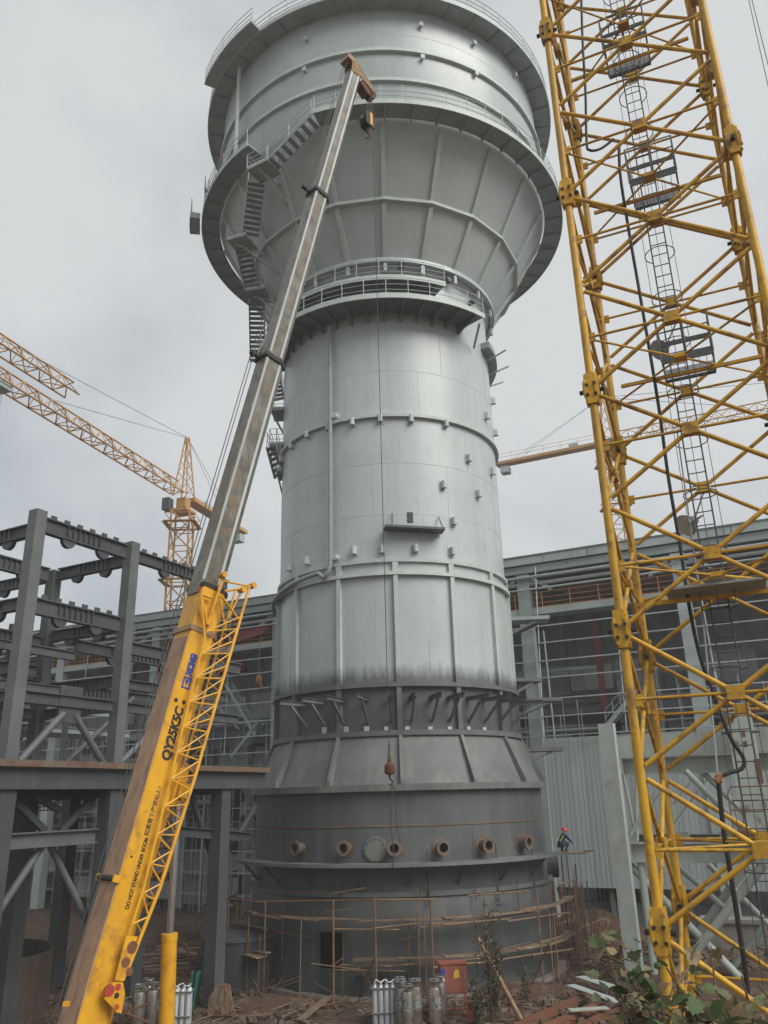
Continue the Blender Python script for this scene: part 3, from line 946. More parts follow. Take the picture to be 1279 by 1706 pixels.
# perforated foot plate and claw at the lower end
fp = [sp(x, y, off) for x, y in ((209, 1559), (228, 1560), (206, 1634), (190, 1633))]
MB().prism(fp, BS * .03).build('foot_plate', m_yel, jib)
for x, y, r_ in ((219, 1578, .11), (208, 1603, .09), (214, 1618, .075)):
    q = sp(x, y, off)
    MB().tube(q, q + BS * .034, r_, 18).build('lightening_hole', m_rust, jib)
cl = [sp(x, y, off) for x, y in ((186, 1636), (203, 1636), (206, 1655), (200, 1688), (193, 1686), (180, 1672), (172, 1664))]
MB().prism(cl, BS * .05).build('claw', m_yel, jib)
for x, y, r_ in ((180, 1650, .10), (194, 1644, .06), (192, 1658, .05), (192, 1677, .045)):
    q = sp(x, y, off)
    MB().tube(q, q + BS * .055, r_, 14).build('claw_hole', m_red if y != 1658 else m_black, jib)
for px, py in ((110, 1676), (139, 1684)):
    q = sp(px, py, .3)
    MB().box(q, .1, .1, .07).build('cleat', m_yel, bb)
# turntable, deck, carrier and wheels, below the frame of the picture
hdir = V((BU.x, BU.y, 0)).normalized()
hs = V((hdir.y, -hdir.x, 0))
tb = MB()
for s_ in (-.42, .42):
    q0 = V((pivot.x, pivot.y, 0)) + hs * s_
    tb.prism([q0 + hdir * a + V((0, 0, c)) for a, c in ((-.5, pivot.z + .4), (.3, pivot.z + .4), (2.0, 1.6), (2.0, 1.3), (-1.6, 1.3), (-1.6, 1.7))], hs * .05)
tb.build('turntable', m_yel, crane)
pc = V((pivot.x, pivot.y, 0))
rzc = atan2(hdir.y, hdir.x)
MB().box(pc + hdir * .4 + V((0, 0, .85)), 9.5, 2.3, .42, rzc).build('carrier', m_yel, crane)
for a in (-3.6, -2.3, 2.6, 3.9):
    for s_ in (-1.0, 1.0):
        q = pc + hdir * (a + .4) + hs * s_ + V((0, 0, .5))
        wo = MB().tube(q - hs * .18, q + hs * .18, .52, 20).build('wheel', m_black, crane, True)
        MB().tube(q - hs * .19, q + hs * .19, .27, 14).build('rim', m_frame2, wo, True)

# hook block and overhaul hook hang from the boom head
hk = sp(612, 205, 0)
hk = aY(612, 205, PT.y + .1)
t = thing('hook_block', 'black and yellow hook block hanging on short ropes at boom head', 'hook block', hk)
for s_ in (-.16, .13):
    MB().prism([hk + BS * s_ + BT * a + V((0, 0, c)) for a, c in ((-.2, -.25), (.2, -.25), (.24, .2), (.12, .36), (-.12, .36), (-.24, .2))], BS * .04).build('cheek_plate', m_black, t)
MB().bar(hk + BS * .18 - BT * .02 + V((0, 0, -.2)), hk + BS * .18 - BT * .02 + V((0, 0, .34)), .02, .12, up=BT).build('hazard_stripe', m_yel, t)
MB().tube(hk - BS * .1 + V((0, 0, .08)), hk + BS * .12 + V((0, 0, .08)), .22, 16).build('sheave', m_black, t, True)
MB().path([hk + V((0, 0, -.25)), hk + V((0, 0, -.4)), hk + V((.05, 0, -.5)), hk + V((.08, 0, -.62)), hk + V((0, 0, -.72)), hk + V((-.09, 0, -.64))], .045, 8, .5).build('hook', m_rust, t, True)
for s_ in (-.1, 0, .1, .16):
    MB().tube(hk + BS * s_ + V((0, 0, .2)), Bp(LB - .28, s_, -.82), .012, 5).build('rope_fall', m_rope, t)
oh = aY(645, 1280, PT.y + .25)
tp = aY(622, 148, PT.y + .25)
oh.x = tp.x = (oh.x + tp.x) / 2
t = thing('overhaul_hook', 'rusty orange overhaul ball and hook with sling on long thin rope', 'crane hook', oh)
MB().lathe([(.02, .34), (.05, .30), (.06, .15), (.13, .08), (.14, -.1), (.1, -.16), (.03, -.17)], oh, 16).build('overhaul_ball', m_ochre, t, True)
MB().path([oh + V((0, 0, -.16)), oh + V((0, 0, -.26)), oh + V((.07, 0, -.33)), oh + V((.04, 0, -.42)), oh + V((-.04, 0, -.40))], .028, 8, .6).build('hook', m_black, t, True)
MB().tube(oh + V((0, 0, .3)), tp, .011, 5).build('hoist_rope', m_rope, t)
MB().path([oh + V((0, 0, .62)) + V((.03 * sin(k * 2), .02, k * -.04)) for k in range(8)], .02, 5).build('rope_clip', m_rope, t)
sl_ = [oh + V((.02 + .03 * sin(k), .0, -.42 - .2 * k)) for k in range(11)]
MB().path(sl_, .016, 5).build('sling', m_rope, t)
MB().path([p_ + V((.05 + .02 * k, .1, 0)) for k, p_ in enumerate(sl_[:8])], .014, 5).build('sling', m_rope, t)

# ------------------------------------------------------------------ near mast of the yellow tower crane
AZ, MW, PH, HS, Z0 = rad(16.462), 3.6427, rad(23.883), 5.2007, 18.53 + CH
PL = V((sin(AZ), cos(AZ), 0)) * 16
MU = V((cos(PH), -sin(PH), 0))
MN = V((sin(PH), cos(PH), 0))
mc = PL + (MU + MN) * (MW / 2)
mast = thing('tower_crane_mast', 'tall yellow lattice tower crane mast with bolted joints and caged ladder inside', 'crane', mc)
corner = [PL, PL + MU * MW, PL + (MU + MN) * MW, PL + MN * MW]
ILO, IHI = -2, 5
def zj(i):
    return Z0 - i * HS
legm = MB().tube((0, 0, .0), (0, 0, HS), .086, 16).mesh('leg', m_mast, True)
jb = MB()
oct_ = [(-.07, .40), (.07, .40), (.17, .15), (.17, -.13), (.08, -.34), (-.08, -.34), (-.17, -.13), (-.17, .15)]
for dy in (-.135, .085):
    jb.prism([(a, dy, c) for a, c in oct_], (0, .05, 0))
for dx in (-.135, .085):
    jb.prism([(dx, a, c) for a, c in oct_], (.05, 0, 0))
jointm = jb.mesh('joint_plate', m_mast)
bolt = MB()
for dx, dz in ((-.08, .09), (.08, .1), (-.08, -.14), (.09, -.14)):
    bolt.tube((dx, -.18, dz), (dx, .18, dz), .034, 10)
bolt.tube((-.26, 0, 0), (.26, 0, 0), .05, 10)
boltm = bolt.mesh('bolt_set', m_black, True)
rz = atan2(MU.y, MU.x)
for ci, c in enumerate(corner):
    for i in range(ILO, IHI + 1):
        zb_ = max(zj(i), -.05)
        put('leg', legm, mast, Matrix.Translation(V((c.x, c.y, zj(i)))))
        o = put('joint_plate', jointm, mast, Matrix.Translation(V((c.x, c.y, zj(i)))) @ Matrix.Rotation(rz + ci * pi / 2, 4, 'Z'))
        put('bolt_set', boltm, o)
    MB().tube((c.x, c.y, -.1), (c.x, c.y, zj(IHI)), .086, 16).build('leg', m_mast, mast, True)
gus = MB()
gus.box((0, -.07, -.125), .30, .045, .25).box((0, .07, -.125), .30, .045, .25).box((0, 0, -.115), .2, .09, .23)
for dx in (-.1, .1):
    gus.tube((dx, -.105, 0), (dx, .105, 0), .024, 8)
gusm = gus.mesh('gusset', m_mast)
for fi in range(4):
    a, b = corner[fi], corner[(fi + 1) % 4]
    u = (b - a).normalized()
    nrm = V((u.y, -u.x, 0))
    for i in range(ILO, IHI + 1):
        for hf in (0, .5):
            zt_, zb_ = zj(i + hf) - .12, zj(i + hf + .5) + .12
            if zb_ < -.2:
                continue
            zm = (zt_ + zb_) / 2
            g = V(((a.x + b.x) / 2, (a.y + b.y) / 2, zm))
            for (e_, zz) in ((a, zt_), (a, zb_), (b, zt_), (b, zb_)):
                s_ = 1 if e_ is a else -1
                p0_ = V((e_.x, e_.y, zz)) + u * (s_ * .11)
                dd = (g - p0_).normalized()
                MB().tube(p0_, g - dd * .16, .048 if fi in (0, 2) else .043, 12).build('brace', m_mast, mast, True)
            for e_, s_ in ((a, 1), (b, -1)):
                MB().tube(V((e_.x, e_.y, zm)) + u * (s_ * .1), g - u * (s_ * .16), .031, 10).build('strut', m_mast, mast, True)
                MB().box(V((e_.x, e_.y, zm - .13)) + u * (s_ * .13), .16, .04, .22, atan2(u.y, u.x)).build('cleat', m_mast, mast)
            put('gusset', gusm, mast, Matrix.Translation(g) @ Matrix.Rotation(atan2(u.y, u.x), 4, 'Z'))
for i in range(ILO, IHI + 1):             # horizontal diaphragm inside, at the upper X of each section
    z_ = zj(i + .25)
    if i % 1 == 0:
        z_ = zj(i + .75)
        for k in (0, 1):
            a, b = corner[k], corner[k + 2]
            d_ = (b - a).normalized()
            MB().tube(V((a.x, a.y, z_)) + d_ * .2, V((b.x, b.y, z_)) - d_ * .2, .026, 8).build('diaphragm_brace', m_mast, mast)
        MB().box((mc.x, mc.y, z_ - .05), .3, .3, .1, rz).build('diaphragm_plate', m_mast, mast)
# ladder with hoops, running up inside
LY = (mc + MN * 1.05).y
la = aY(1108, 470, LY)
lx = (aY(1172, 860, LY).x + la.x) / 2
lb_ = V((lx, LY, 0))
lad = MB()
lu = MU
for s_ in (-.19, .19):
    lad.tube(lb_ + lu * s_ + V((0, 0, 1)), lb_ + lu * s_ + V((0, 0, zj(ILO))), .018, 6)
lado = lad.build('ladder', m_frame, mast)
rung = MB().tube(lu * -.19, lu * .19, .013, 6).mesh('rung', m_frame)
z_ = 1.3
while z_ < zj(ILO) - .2:
    put('rung', rung, lado, Matrix.Translation(lb_ + V((0, 0, z_))))
    z_ += .32
hoop = MB().path([lu * (.36 * cos(a)) - MN * (.32 + .36 * sin(a)) for a in [pi * (-.32 + 1.64 * i / 16) for i in range(17)]], .013, 6).mesh('cage_hoop', m_frame)
z_ = 2.4
while z_ < zj(ILO):
    put('cage_hoop', hoop, lado, Matrix.Translation(lb_ + V((0, 0, z_))))
    z_ += 1.3
for a in (.1, .5, .9):
    q = lu * (.36 * cos(pi * a)) - MN * (.32 + .36 * sin(pi * a))
    MB().tube(lb_ + q + V((0, 0, 2.4)), lb_ + q + V((0, 0, zj(ILO))), .008, 5).build('cage_strap', m_frame, lado)
# rest platforms beside the ladder
for px, py in ((1148, 612), (1092, 318), (1045, 95), (1192, 985)):
    c = aY(px, py, LY - .35)
    big = py > 900
    sx, sy = (2.0, 1.3) if big else (1.15, 1.0)
    b = MB()
    if big:
        b.box(c, sx, sy, .05, rz)
    else:                                  # open grating: bars in a frame
        for k in range(8):
            b.bar(c + MU * (-sx / 2 + sx * k / 7) - MN * (sy / 2), c + MU * (-sx / 2 + sx * k / 7) + MN * (sy / 2), .012, .04)
        for k in (-1, 1):
            b.bar(c - MU * (sx / 2) + MN * (k * sy / 2), c + MU * (sx / 2) + MN * (k * sy / 2), .04, .08)
    o = b.build('rest_platform', m_deck if big else m_frame, mast)
    ca, sa = cos(rz), sin(rz)
    q = [c + V((x * ca - y * sa, x * sa + y * ca, .05)) for x, y in ((-sx / 2, sy / 2), (-sx / 2, -sy / 2), (0, -sy / 2), (sx / 2, -sy / 2), (sx / 2, sy / 2))]
    if not big:
        railing(q, 1.1, o, m_frame, .024, (1.0, .68, .36), True)
        MB().bar(q[1] + V((0, 0, .42)), q[3] + V((0, 0, .42)), .03, .12).build('kick_plate', m_frame, o)
        MB().bar(q[0] + V((0, 0, .14)), q[4] + V((0, 0, .14)), .02, .24).build('mesh_panel', m_girt, o)
    MB().bar(c + V((0, 0, -.12)) - MU * 1.6, c + V((0, 0, -.12)) + MU * 1.6, .07, .08).build('bearer', m_mast, o)

def cable(pts, r, name, label, Y, m_=m_black, cat='cable', group=None):
    P = [aY(x, y, Y) for x, y in pts]
    out2 = []
    for k in range(len(P) - 1):           # smooth by Catmull-Rom
        p0_, p1_, p2_, p3_ = P[max(k - 1, 0)], P[k], P[k + 1], P[min(k + 2, len(P) - 1)]
        for j in range(5):
            t_ = j / 5
            out2.append(.5 * ((2 * p1_) + (p2_ - p0_) * t_ + (2 * p0_ - 5 * p1_ + 4 * p2_ - p3_) * t_ ** 2 + (3 * p1_ - p0_ - 3 * p2_ + p3_) * t_ ** 3))
    out2.append(P[-1])
    return tag(MB().path(out2, r, 8).build(name, m_, None, True), label, cat, group)
cable([(967, -60), (970, 60), (975, 150), (977, 235), (982, 250), (1000, 248), (1022, 232)], .035, 'power_cable', 'short black cable looping at the top inside the yellow mast', 16.8)
cable([(1031, 235), (1033, 290), (1045, 370), (1064, 480), (1083, 590), (1099, 690), (1114, 800), (1133, 910), (1148, 1010), (1165, 1090), (1186, 1150), (1215, 1225), (1238, 1262), (1236, 1280), (1214, 1288), (1196, 1296)],
      .042, 'power_cable', 'long thick black cable hanging down inside the yellow mast', 17.2)
cable([(1196, 1296), (1205, 1380), (1216, 1450), (1230, 1540), (1243, 1630), (1250, 1720)], .05, 'power_cable', 'lower end of black cable below its orange tie in the mast', 17.2)
tg = aY(1197, 1297, 17.15)
tag(MB().tube(tg + V((-.06, 0, -.06)), tg + V((.05, 0, .06)), .07, 8).tube(tg + V((-.05, 0, .07)), tg + V((.06, 0, -.07)), .04, 8).build('cable_tie', m_orange), 'orange tie knotted round the black cable in the mast', 'tie')
for x0, x1, y0, y1, Yd, i in ((1172, 1196, 1040, 1296, 17.2, 0), (1128, 1175, 720, 1060, 17.4, 1)):
    p_, q_ = aY(x0, y0, Yd), aY(x1, y1, Yd)
    tag(MB().tube(p_, q_, .018, 6).build('conduit', m_girt), ['thin grey conduit leading down to the orange cable tie', 'thin grey conduit behind the thick black cable, above the lower one'][i], 'pipe')
# floodlights on the mast
def flood(px, py, Y, label, aim):
    c = aY(px, py, Y)
    t_ = thing('floodlight', label, 'lamp', c, 'floodlights on the mast')
    d_ = V(aim).normalized()
    b = MB()
    n = 18
    prof = [(.02, -.34), (.1, -.33), (.14, -.2), (.25, -.06), (.27, .0)]
    dd, a_, b_ = b.frame(c, c + d_, (0, 0, 1))
    vs = [c + d_ * z1_ + a_ * (r_ * cos(2 * pi * i / n)) + b_ * (r_ * sin(2 * pi * i / n)) for r_, z1_ in prof for i in range(n)]
    fs_ = [(k * n + i, k * n + (i + 1) % n, (k + 1) * n + (i + 1) % n, (k + 1) * n + i) for k in range(len(prof) - 1) for i in range(n)] + [tuple(range(n))]
    b.add(vs, fs_).build('reflector', m_frame2, t_, True)
    MB().tube(c, c + d_ * .02, .255, n).build('lens', m_glass, t_, True)
    br = MB().path([c - a_ * .3, c - a_ * .31 - d_ * .3, c + a_ * .31 - d_ * .3, c + a_ * .3], .02, 6)
    br.build('bracket', m_frame, t_)
    MB().tube(c - d_ * .3, c - d_ * .3 + V((.5, .3, .9)), .02, 6).build('mount_arm', m_frame, t_)
flood(1098, 583, 17.8, 'round grey floodlight beside a railed rest platform in the mast', (-.75, -.3, -.55))
flood(1142, 876, 17.6, 'round floodlight hung where the mast crosses the shed eave', (-.8, -.2, -.5))
# second crane's hoist ropes at the top right corner
for x0, x1 in ((1245, 1290), (1250, 1300)):
    p_, q_ = aY(x0, -10, 30), aY(x1, 190, 30)
    tag(MB().tube(p_ + (p_ - q_) * 1.0, q_ + (q_ - p_) * .3, .02, 5).build('hoist_rope', m_rope), 'thin dark rope slanting past the right of the yellow mast', 'rope', 'ropes beside the mast')
# ------------------------------------------------------------------ far tower cranes
def lattice(b, p, q, wd, h, n, r, tri=False):
    """box or triangular truss from p to q"""
    d, a, u = b.frame(V(p), V(q), (0, 0, 1))
    cs = [a * (-wd / 2), a * (wd / 2), u * h] if tri else [a * (-wd / 2) - u * (h / 2), a * (wd / 2) - u * (h / 2), a * (wd / 2) + u * (h / 2), a * (-wd / 2) + u * (h / 2)]
    for c in cs:
        b.tube(p + c, q + c, r, 5)
    k = len(cs)
    for i in range(n):
        s0, s1 = p.lerp(q, i / n), p.lerp(q, (i + 1) / n)
        for j in range(k):
            c0, c1 = cs[j], cs[(j + 1) % k]
            if i % 2:
                c0, c1 = c1, c0
            b.tube(s0 + c0, s1 + c1, r * .6, 4, cap=False)
            b.tube(s0 + cs[j], s0 + cs[(j + 1) % k], r * .5, 4, cap=False)
    return b
def far_crane(label, pm, dirv, jl, cl, mw=1.9, full=True):
    """pm: slewing point (jib level)"""
    t = thing('tower_crane', label, 'crane', (pm.x, pm.y, 0), 'tower cranes behind the site')
    d = V((dirv.x, dirv.y, 0)).normalized()
    sdv = V((d.y, -d.x, 0))
    lattice(MB(), V((pm.x, pm.y, 0)), pm - V((0, 0, 1.8)), mw, mw, max(6, int(pm.z / mw)), .11).build('mast', m_jib, t)
    lattice(MB(), pm + d * 1.2, pm + d * jl, 1.5, 1.35, int(jl / 1.6), .085, True).build('jib', m_jib, t)
    ap = pm + V((0, 0, 6.8))
    b = MB()
    for sx in (-1, 1):
        for sy in (-1, 1):
            b.tube(pm + d * (sx * .8) + sdv * (sy * .8), ap + d * (sx * .15) + sdv * (sy * .15), .08, 5)
    for k in range(5):
        z0_, z1_ = k / 5, (k + 1) / 5
        for sx, sy, ex, ey in ((-1, -1, 1, -1), (1, -1, 1, 1), (1, 1, -1, 1), (-1, 1, -1, -1)):
            f0, f1 = .8 - .65 * z0_, .8 - .65 * z1_
            b.tube(pm.lerp(ap, z0_) + d * (sx * f0) + sdv * (sy * f0), pm.lerp(ap, z1_) + d * (ex * f1) + sdv * (ey * f1), .045, 4)
    b.build('apex_tower', m_jib, t)
    cj = MB().bar(pm - d * 1.0, pm - d * cl, 1.4, .4).build('counter_jib', m_jib, t)
    railing([pm - d * (1.5 + (cl - 1.5) * i / 6) + sdv * .7 + V((0, 0, .28)) for i in range(7)], 1, cj, m_jib, .03, (1, .5), False)
    MB().box(pm - d * (cl - 1.2) - V((0, 0, 1.5)), 1.2, 1.3, .9, atan2(d.y, d.x)).build('counterweight', m_bldg, t)
    MB().box(pm - d * 4.5 + V((0, 0, .3)), 1.2, .8, .5, atan2(d.y, d.x)).build('winch', m_clad, t)
    MB().box(pm + d * .6 + sdv * 1.5 - V((0, 0, 1.5)), .9, .8, 1.3, atan2(d.y, d.x)).build('cab', m_frame2, t)
    MB().box(pm - V((0, 0, 1.8)), mw * 1.02, mw * 1.02, .3, atan2(d.y, d.x)).box(pm - V((0, 0, 1.25)), mw * .55, mw * .55, 1.0, atan2(d.y, d.x)).build('slewing_unit', m_jib, t)
    for k in (2.4, 8.5):
        b = MB()
        e_ = mw * .78
        for x0, y0, x1, y1 in ((-1, -1, 1, -1), (1, -1, 1, 1), (1, 1, -1, 1), (-1, 1, -1, -1)):
            for hh in (0, .9):
                b.bar(pm + V((x0 * e_, y0 * e_, hh - k - .7)), pm + V((x1 * e_, y1 * e_, hh - k - .7)), .5 if hh == 0 else .05, .06)
        b.build('collar_platform', m_jib, t)
    for a_, z_ in ((jl * .33, 1.35), (jl * .72, 1.35)):
        MB().tube(ap, pm + d * a_ + V((0, 0, z_)), .035, 4).build('tie_rod', m_rope if not full else m_bldg, t)
    for s_ in (-.5, .5):
        MB().tube(ap, pm - d * (cl - 2) + sdv * s_, .03, 4).build('tie_rod', m_bldg, t)
    q = pm + d * (jl * .42) - V((0, 0, .5))
    MB().box(q, 1.6, 1.3, .4, atan2(d.y, d.x)).box(q + d * 2.5, 1.2, 1.2, .35, atan2(d.y, d.x)).build('trolley', m_bldg, t)
    for s_ in (-.5, .5):
        MB().tube(q + d * s_, q + d * s_ - V((0, 0, 22)), .025, 4).build('hoist_rope', m_bldg, t)
    return t
pm = aY(306, 828, 78)
far_crane('orange tower crane beyond the dark frame, its apex and cab showing beside the grey boom', pm, aZ(0, 640, pm.z) - pm, 62, 13)
tp_ = aY(120, 660, 62)
dr = (aZ(0, 583, tp_.z) - tp_).normalized()
far_crane('orange crane jib end pointing in from the side, above the longer jib', tp_ + dr * 52, -dr, 52, 13)
pm = aY(1012, 738, 98)
far_crane('hazy orange tower crane standing beyond the shed, seen through the yellow mast', pm, aZ(1279, 684, pm.z) - pm, 50, 15.5, 2.0, False)

# ------------------------------------------------------------------ the open-sided shed behind the tower
SQ = V((0, 58, 0))
SU = V((.9, -.436, 0)).normalized()
SN = V((-SU.y, SU.x, 0))                  # away from the camera
if SN.y < 0:
    SN = -SN
shed = thing('plant_shed', 'long grey-green steel plant shed with open bays and crane walkway behind the tower', 'building', SQ)
def zS(y, x=880):
    return aP(x, y, SQ, SN).z
def Sx(s_, z, k=0):
    return SQ + SU * s_ + SN * k + V((0, 0, z))
zr = zS(925)
cols = [-66, -55, -44, -33, -22, -9.7, .3, 10.4, 20.6, 31, 42]
S0, S1 = -72, 46
for i in range(int((S1 - S0) / 3)):
    s_ = S0 + 3 * i
    MB().bar(Sx(s_ + .02, zr - .32), Sx(s_ + 2.98, zr - .32), .12, .64).build('fascia_panel', m_bldg, shed)
MB().bar(Sx(S0, zr - .95, .35), Sx(S1, zr - .95, .35), .4, .5).build('eave_beam', m_bldg, shed)
MB().add([Sx(S0, zr, -.1), Sx(S1, zr, -.1), Sx(S1, zr + 1.5, 26), Sx(S0, zr + 1.5, 26), Sx(S0, zr - .12, -.1), Sx(S1, zr - .12, -.1), Sx(S1, zr + 1.38, 26), Sx(S0, zr + 1.38, 26)],
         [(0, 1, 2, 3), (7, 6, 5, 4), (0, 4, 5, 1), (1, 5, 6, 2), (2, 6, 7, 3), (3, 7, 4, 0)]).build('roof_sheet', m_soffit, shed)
for s_ in cols:
    MB().bar(Sx(s_, 0, .5), Sx(s_, zr - 1.3, .5), .85, .7, up=SN).build('column', m_bldg, shed)
    MB().bar(Sx(s_, 0, 9), Sx(s_, zr - .6, 9), .8, .7, up=SN).build('column', m_panel, shed)
    zc = zS(972)
    MB().ibeam(Sx(s_, zc + .6, .9), Sx(s_, zc + .9, 9), .3, .6).build('roof_truss', m_panel, shed)
    MB().bar(Sx(s_ + 1.9, zc - .5, .4), Sx(s_ + .6, zc + .35, .4), .3, .25).build('knee_brace', m_bldg, shed)
    MB().bar(Sx(s_ - 1.9, zc - .5, .4), Sx(s_ - .6, zc + .35, .4), .3, .25).build('knee_brace', m_bldg, shed)
rowsy = [1046, 1074, 1104, 1132, 1167, 1196, 1228]
for k, y in enumerate(rowsy):
    z = zS(y)
    MB().bar(Sx(S0, z, -.12), Sx(S1, z, -.12), .08, .075).build('girt', m_girt, shed)
for y, r_, kk in ((962, .12, .0), (972, .14, .25), (983, .07, -.1)):
    MB().tube(Sx(S0, zS(y), kk), Sx(S1, zS(y), kk), r_, 8).build('service_pipe', m_girt, shed, True)
zd = zS(1014)
wk = MB().bar(Sx(S0, zd - .2, .9), Sx(S1, zd - .2, .9), 1.4, .45).build('walkway_girder', m_bldg, shed)
n = int((S1 - S0) / 1.9)
b = MB()
for i in range(n + 1):
    p_ = Sx(S0 + 1.9 * i, zd, .25)
    b.bar(p_, p_ + V((0, 0, 1.1)), .06, .06)
    if i:
        for h_ in (1.08, .7, .35):
            b.tube(Sx(S0 + 1.9 * (i - 1), zd + h_, .25), Sx(S0 + 1.9 * i, zd + h_, .25), .03, 5)
        b.bar(Sx(S0 + 1.9 * (i - 1), zd + .08, .25), Sx(S0 + 1.9 * i, zd + .05, .25), .02, .08)
b.build('walkway_railing', m_orange, wk)
# hanger rods
for s_ in [-60 + 5.1 * i for i in range(21)]:
    MB().tube(Sx(s_ + random.uniform(-.6, .6), zS(1228), -.05), Sx(s_, zr - .9, .0), .05, 6).build('hanger_rod', m_girt, shed)
# inner wall: separate panels in bays, some pale, some left open and dark behind
random.seed(11)
z_lv = [0, 2.2, 4.3, 6.4, 8.3, 10.2, 12.2, 14.4, 16.6]
for i in range(38):
    s_ = S0 + 3.1 * i
    for j in range(len(z_lv) - 1):
        if random.random() < .3:
            continue
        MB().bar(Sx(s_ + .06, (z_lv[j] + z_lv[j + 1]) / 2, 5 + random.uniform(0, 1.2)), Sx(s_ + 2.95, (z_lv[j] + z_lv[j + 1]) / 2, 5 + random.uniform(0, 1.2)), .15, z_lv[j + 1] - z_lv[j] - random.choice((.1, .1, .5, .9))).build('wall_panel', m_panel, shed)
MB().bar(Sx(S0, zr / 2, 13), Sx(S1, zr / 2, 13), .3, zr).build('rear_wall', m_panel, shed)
for z in (6.3, 10.0, 13.8):
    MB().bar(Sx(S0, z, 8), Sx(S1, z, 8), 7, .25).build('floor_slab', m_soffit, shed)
    MB().ibeam(Sx(S0, z - .5, 4.3), Sx(S1, z - .5, 4.3), .3, .6).build('floor_beam', m_frame2, shed)
for px, y0, y1 in ((990, 1030, 1185), (402, 1095, 1120)):
    p0_, p1_ = aP(px, y0, Sx(0, 0, 3.6), SN), aP(px, y1, Sx(0, 0, 3.6), SN)
    p1_.x, p1_.y = p0_.x, p0_.y
    MB().bar(p1_, p0_, .38 if px > 500 else 1.0, .3, up=SN).build('red_member', m_redcol, shed)
for x0, x1, y in ((388, 446, 1060), (394, 440, 1066)):     # red safety net strip on the walkway
    MB().bar(aP(x0, y, Sx(0, 0, .1), SN), aP(x1, y - 16, Sx(0, 0, .1), SN), .03, .42).build('safety_net', m_redcol, shed)
random.seed(19)
for i in range(46):                        # inner posts, rails and ducts
    s_ = random.uniform(S0, S1)
    k_ = random.uniform(1.2, 4.5)
    if i % 2:
        MB().bar(Sx(s_, 0, k_), Sx(s_, random.uniform(8, 17), k_), random.uniform(.12, .5), .25, up=SN).build('inner_post', random.choice((m_bldg, m_frame2, m_panel)), shed)
    else:
        z_ = random.uniform(7, 16.5)
        MB().bar(Sx(s_, z_, k_), Sx(s_ + random.uniform(3, 10), z_, k_), random.uniform(.1, .4), random.uniform(.1, .5)).build('inner_rail', random.choice((m_bldg, m_frame2, m_girt)), shed)
random.seed(29)
for bi in range(24):                       # tube scaffold bays standing in front of the panels
    s_ = S0 + 5 * bi
    b = MB()
    k_ = 2.2 + random.uniform(-.6, .6)
    zt3 = random.choice((11.5, 13.5, 15.2))
    for i in range(5):
        for kk in (0, 1.0):
            b.tube(Sx(s_ + 1.2 * i, 0, k_ + kk), Sx(s_ + 1.2 * i, zt3 + random.uniform(-.8, .6), k_ + kk), .034, 5)
    z_ = 1.2
    while z_ < zt3:
        b.tube(Sx(s_ - .2, z_, k_), Sx(s_ + 5.0, z_ + random.uniform(-.05, .05), k_), .026, 5)
        b.tube(Sx(s_ - .2, z_, k_ + 1), Sx(s_ + 5.0, z_, k_ + 1), .026, 5)
        z_ += 1.55
    for i in range(3):
        z_ = random.uniform(1, zt3 - 3)
        b.tube(Sx(s_ + random.uniform(0, 2), z_, k_), Sx(s_ + random.uniform(2.5, 5), z_ + random.uniform(1.6, 3.4), k_), .026, 5)
    b.build('scaffold_bay', m_girt, shed)
    for z_ in (random.choice((7.4, 9.0)), random.choice((10.5, 12.1))):
        if z_ < zt3:
            MB().bar(Sx(s_ + .3, z_, k_ + .5), Sx(s_ + random.uniform(2.5, 4.8), z_, k_ + .5), .8, .06).build('scaffold_deck', random.choice((m_wood, m_bldg, m_deck)), shed)
# stairs climbing inside the left bays
def shed_stair(x0, y0, x1, y1):
    p0_, p1_ = aP(x0, y0, Sx(0, 0, 1.6), SN), aP(x1, y1, Sx(0, 0, 1.6), SN)
    st = MB().bar(p0_, p1_, .06, .28).bar(p0_ + SN * .9, p1_ + SN * .9, .06, .28).build('stair_string', m_bldg, shed)
    for i in range(14):
        p_ = p0_.lerp(p1_, (i + .5) / 14)
        MB().bar(p_, p_ + SN * .9, .26, .04).build('tread', m_bldg, st)
    railing([p0_.lerp(p1_, k / 4) for k in range(5)], 1.0, st, m_bldg, .03, (1, .5), False)
shed_stair(376, 1140, 425, 1225)
shed_stair(384, 1262, 428, 1205)
shed_stair(1010, 1210, 1060, 1150)
for x0, y0, x1, y1 in ((350, 1165, 398, 1215), (400, 1255, 440, 1185), (860, 1180, 886, 1040), (895, 1230, 870, 1090), (925, 1240, 905, 1050)):
    MB().tube(aP(x0, y0, Sx(0, 0, .9), SN), aP(x1, y1, Sx(0, 0, .9), SN), .06, 6).build('diagonal_brace', m_girt, shed)
ob_ = aP(431, 1131, Sx(0, 0, -1.0), SN)
tag(MB().lathe([(.02, .35), (.18, .25), (.24, 0), (.2, -.25), (.1, -.4), (.02, -.5)], ob_, 12).tube(ob_ + V((.15, 0, -.3)), ob_ + V((.2, 0, -.75)), .09, 8).tube(ob_ + V((0, 0, .45)), V((ob_.x, ob_.y, zd)), .03, 5).build('chain_hoist', m_orange, None, True),
    'orange chain hoist hanging below the shed walkway beside the ribbed shell', 'hoist')

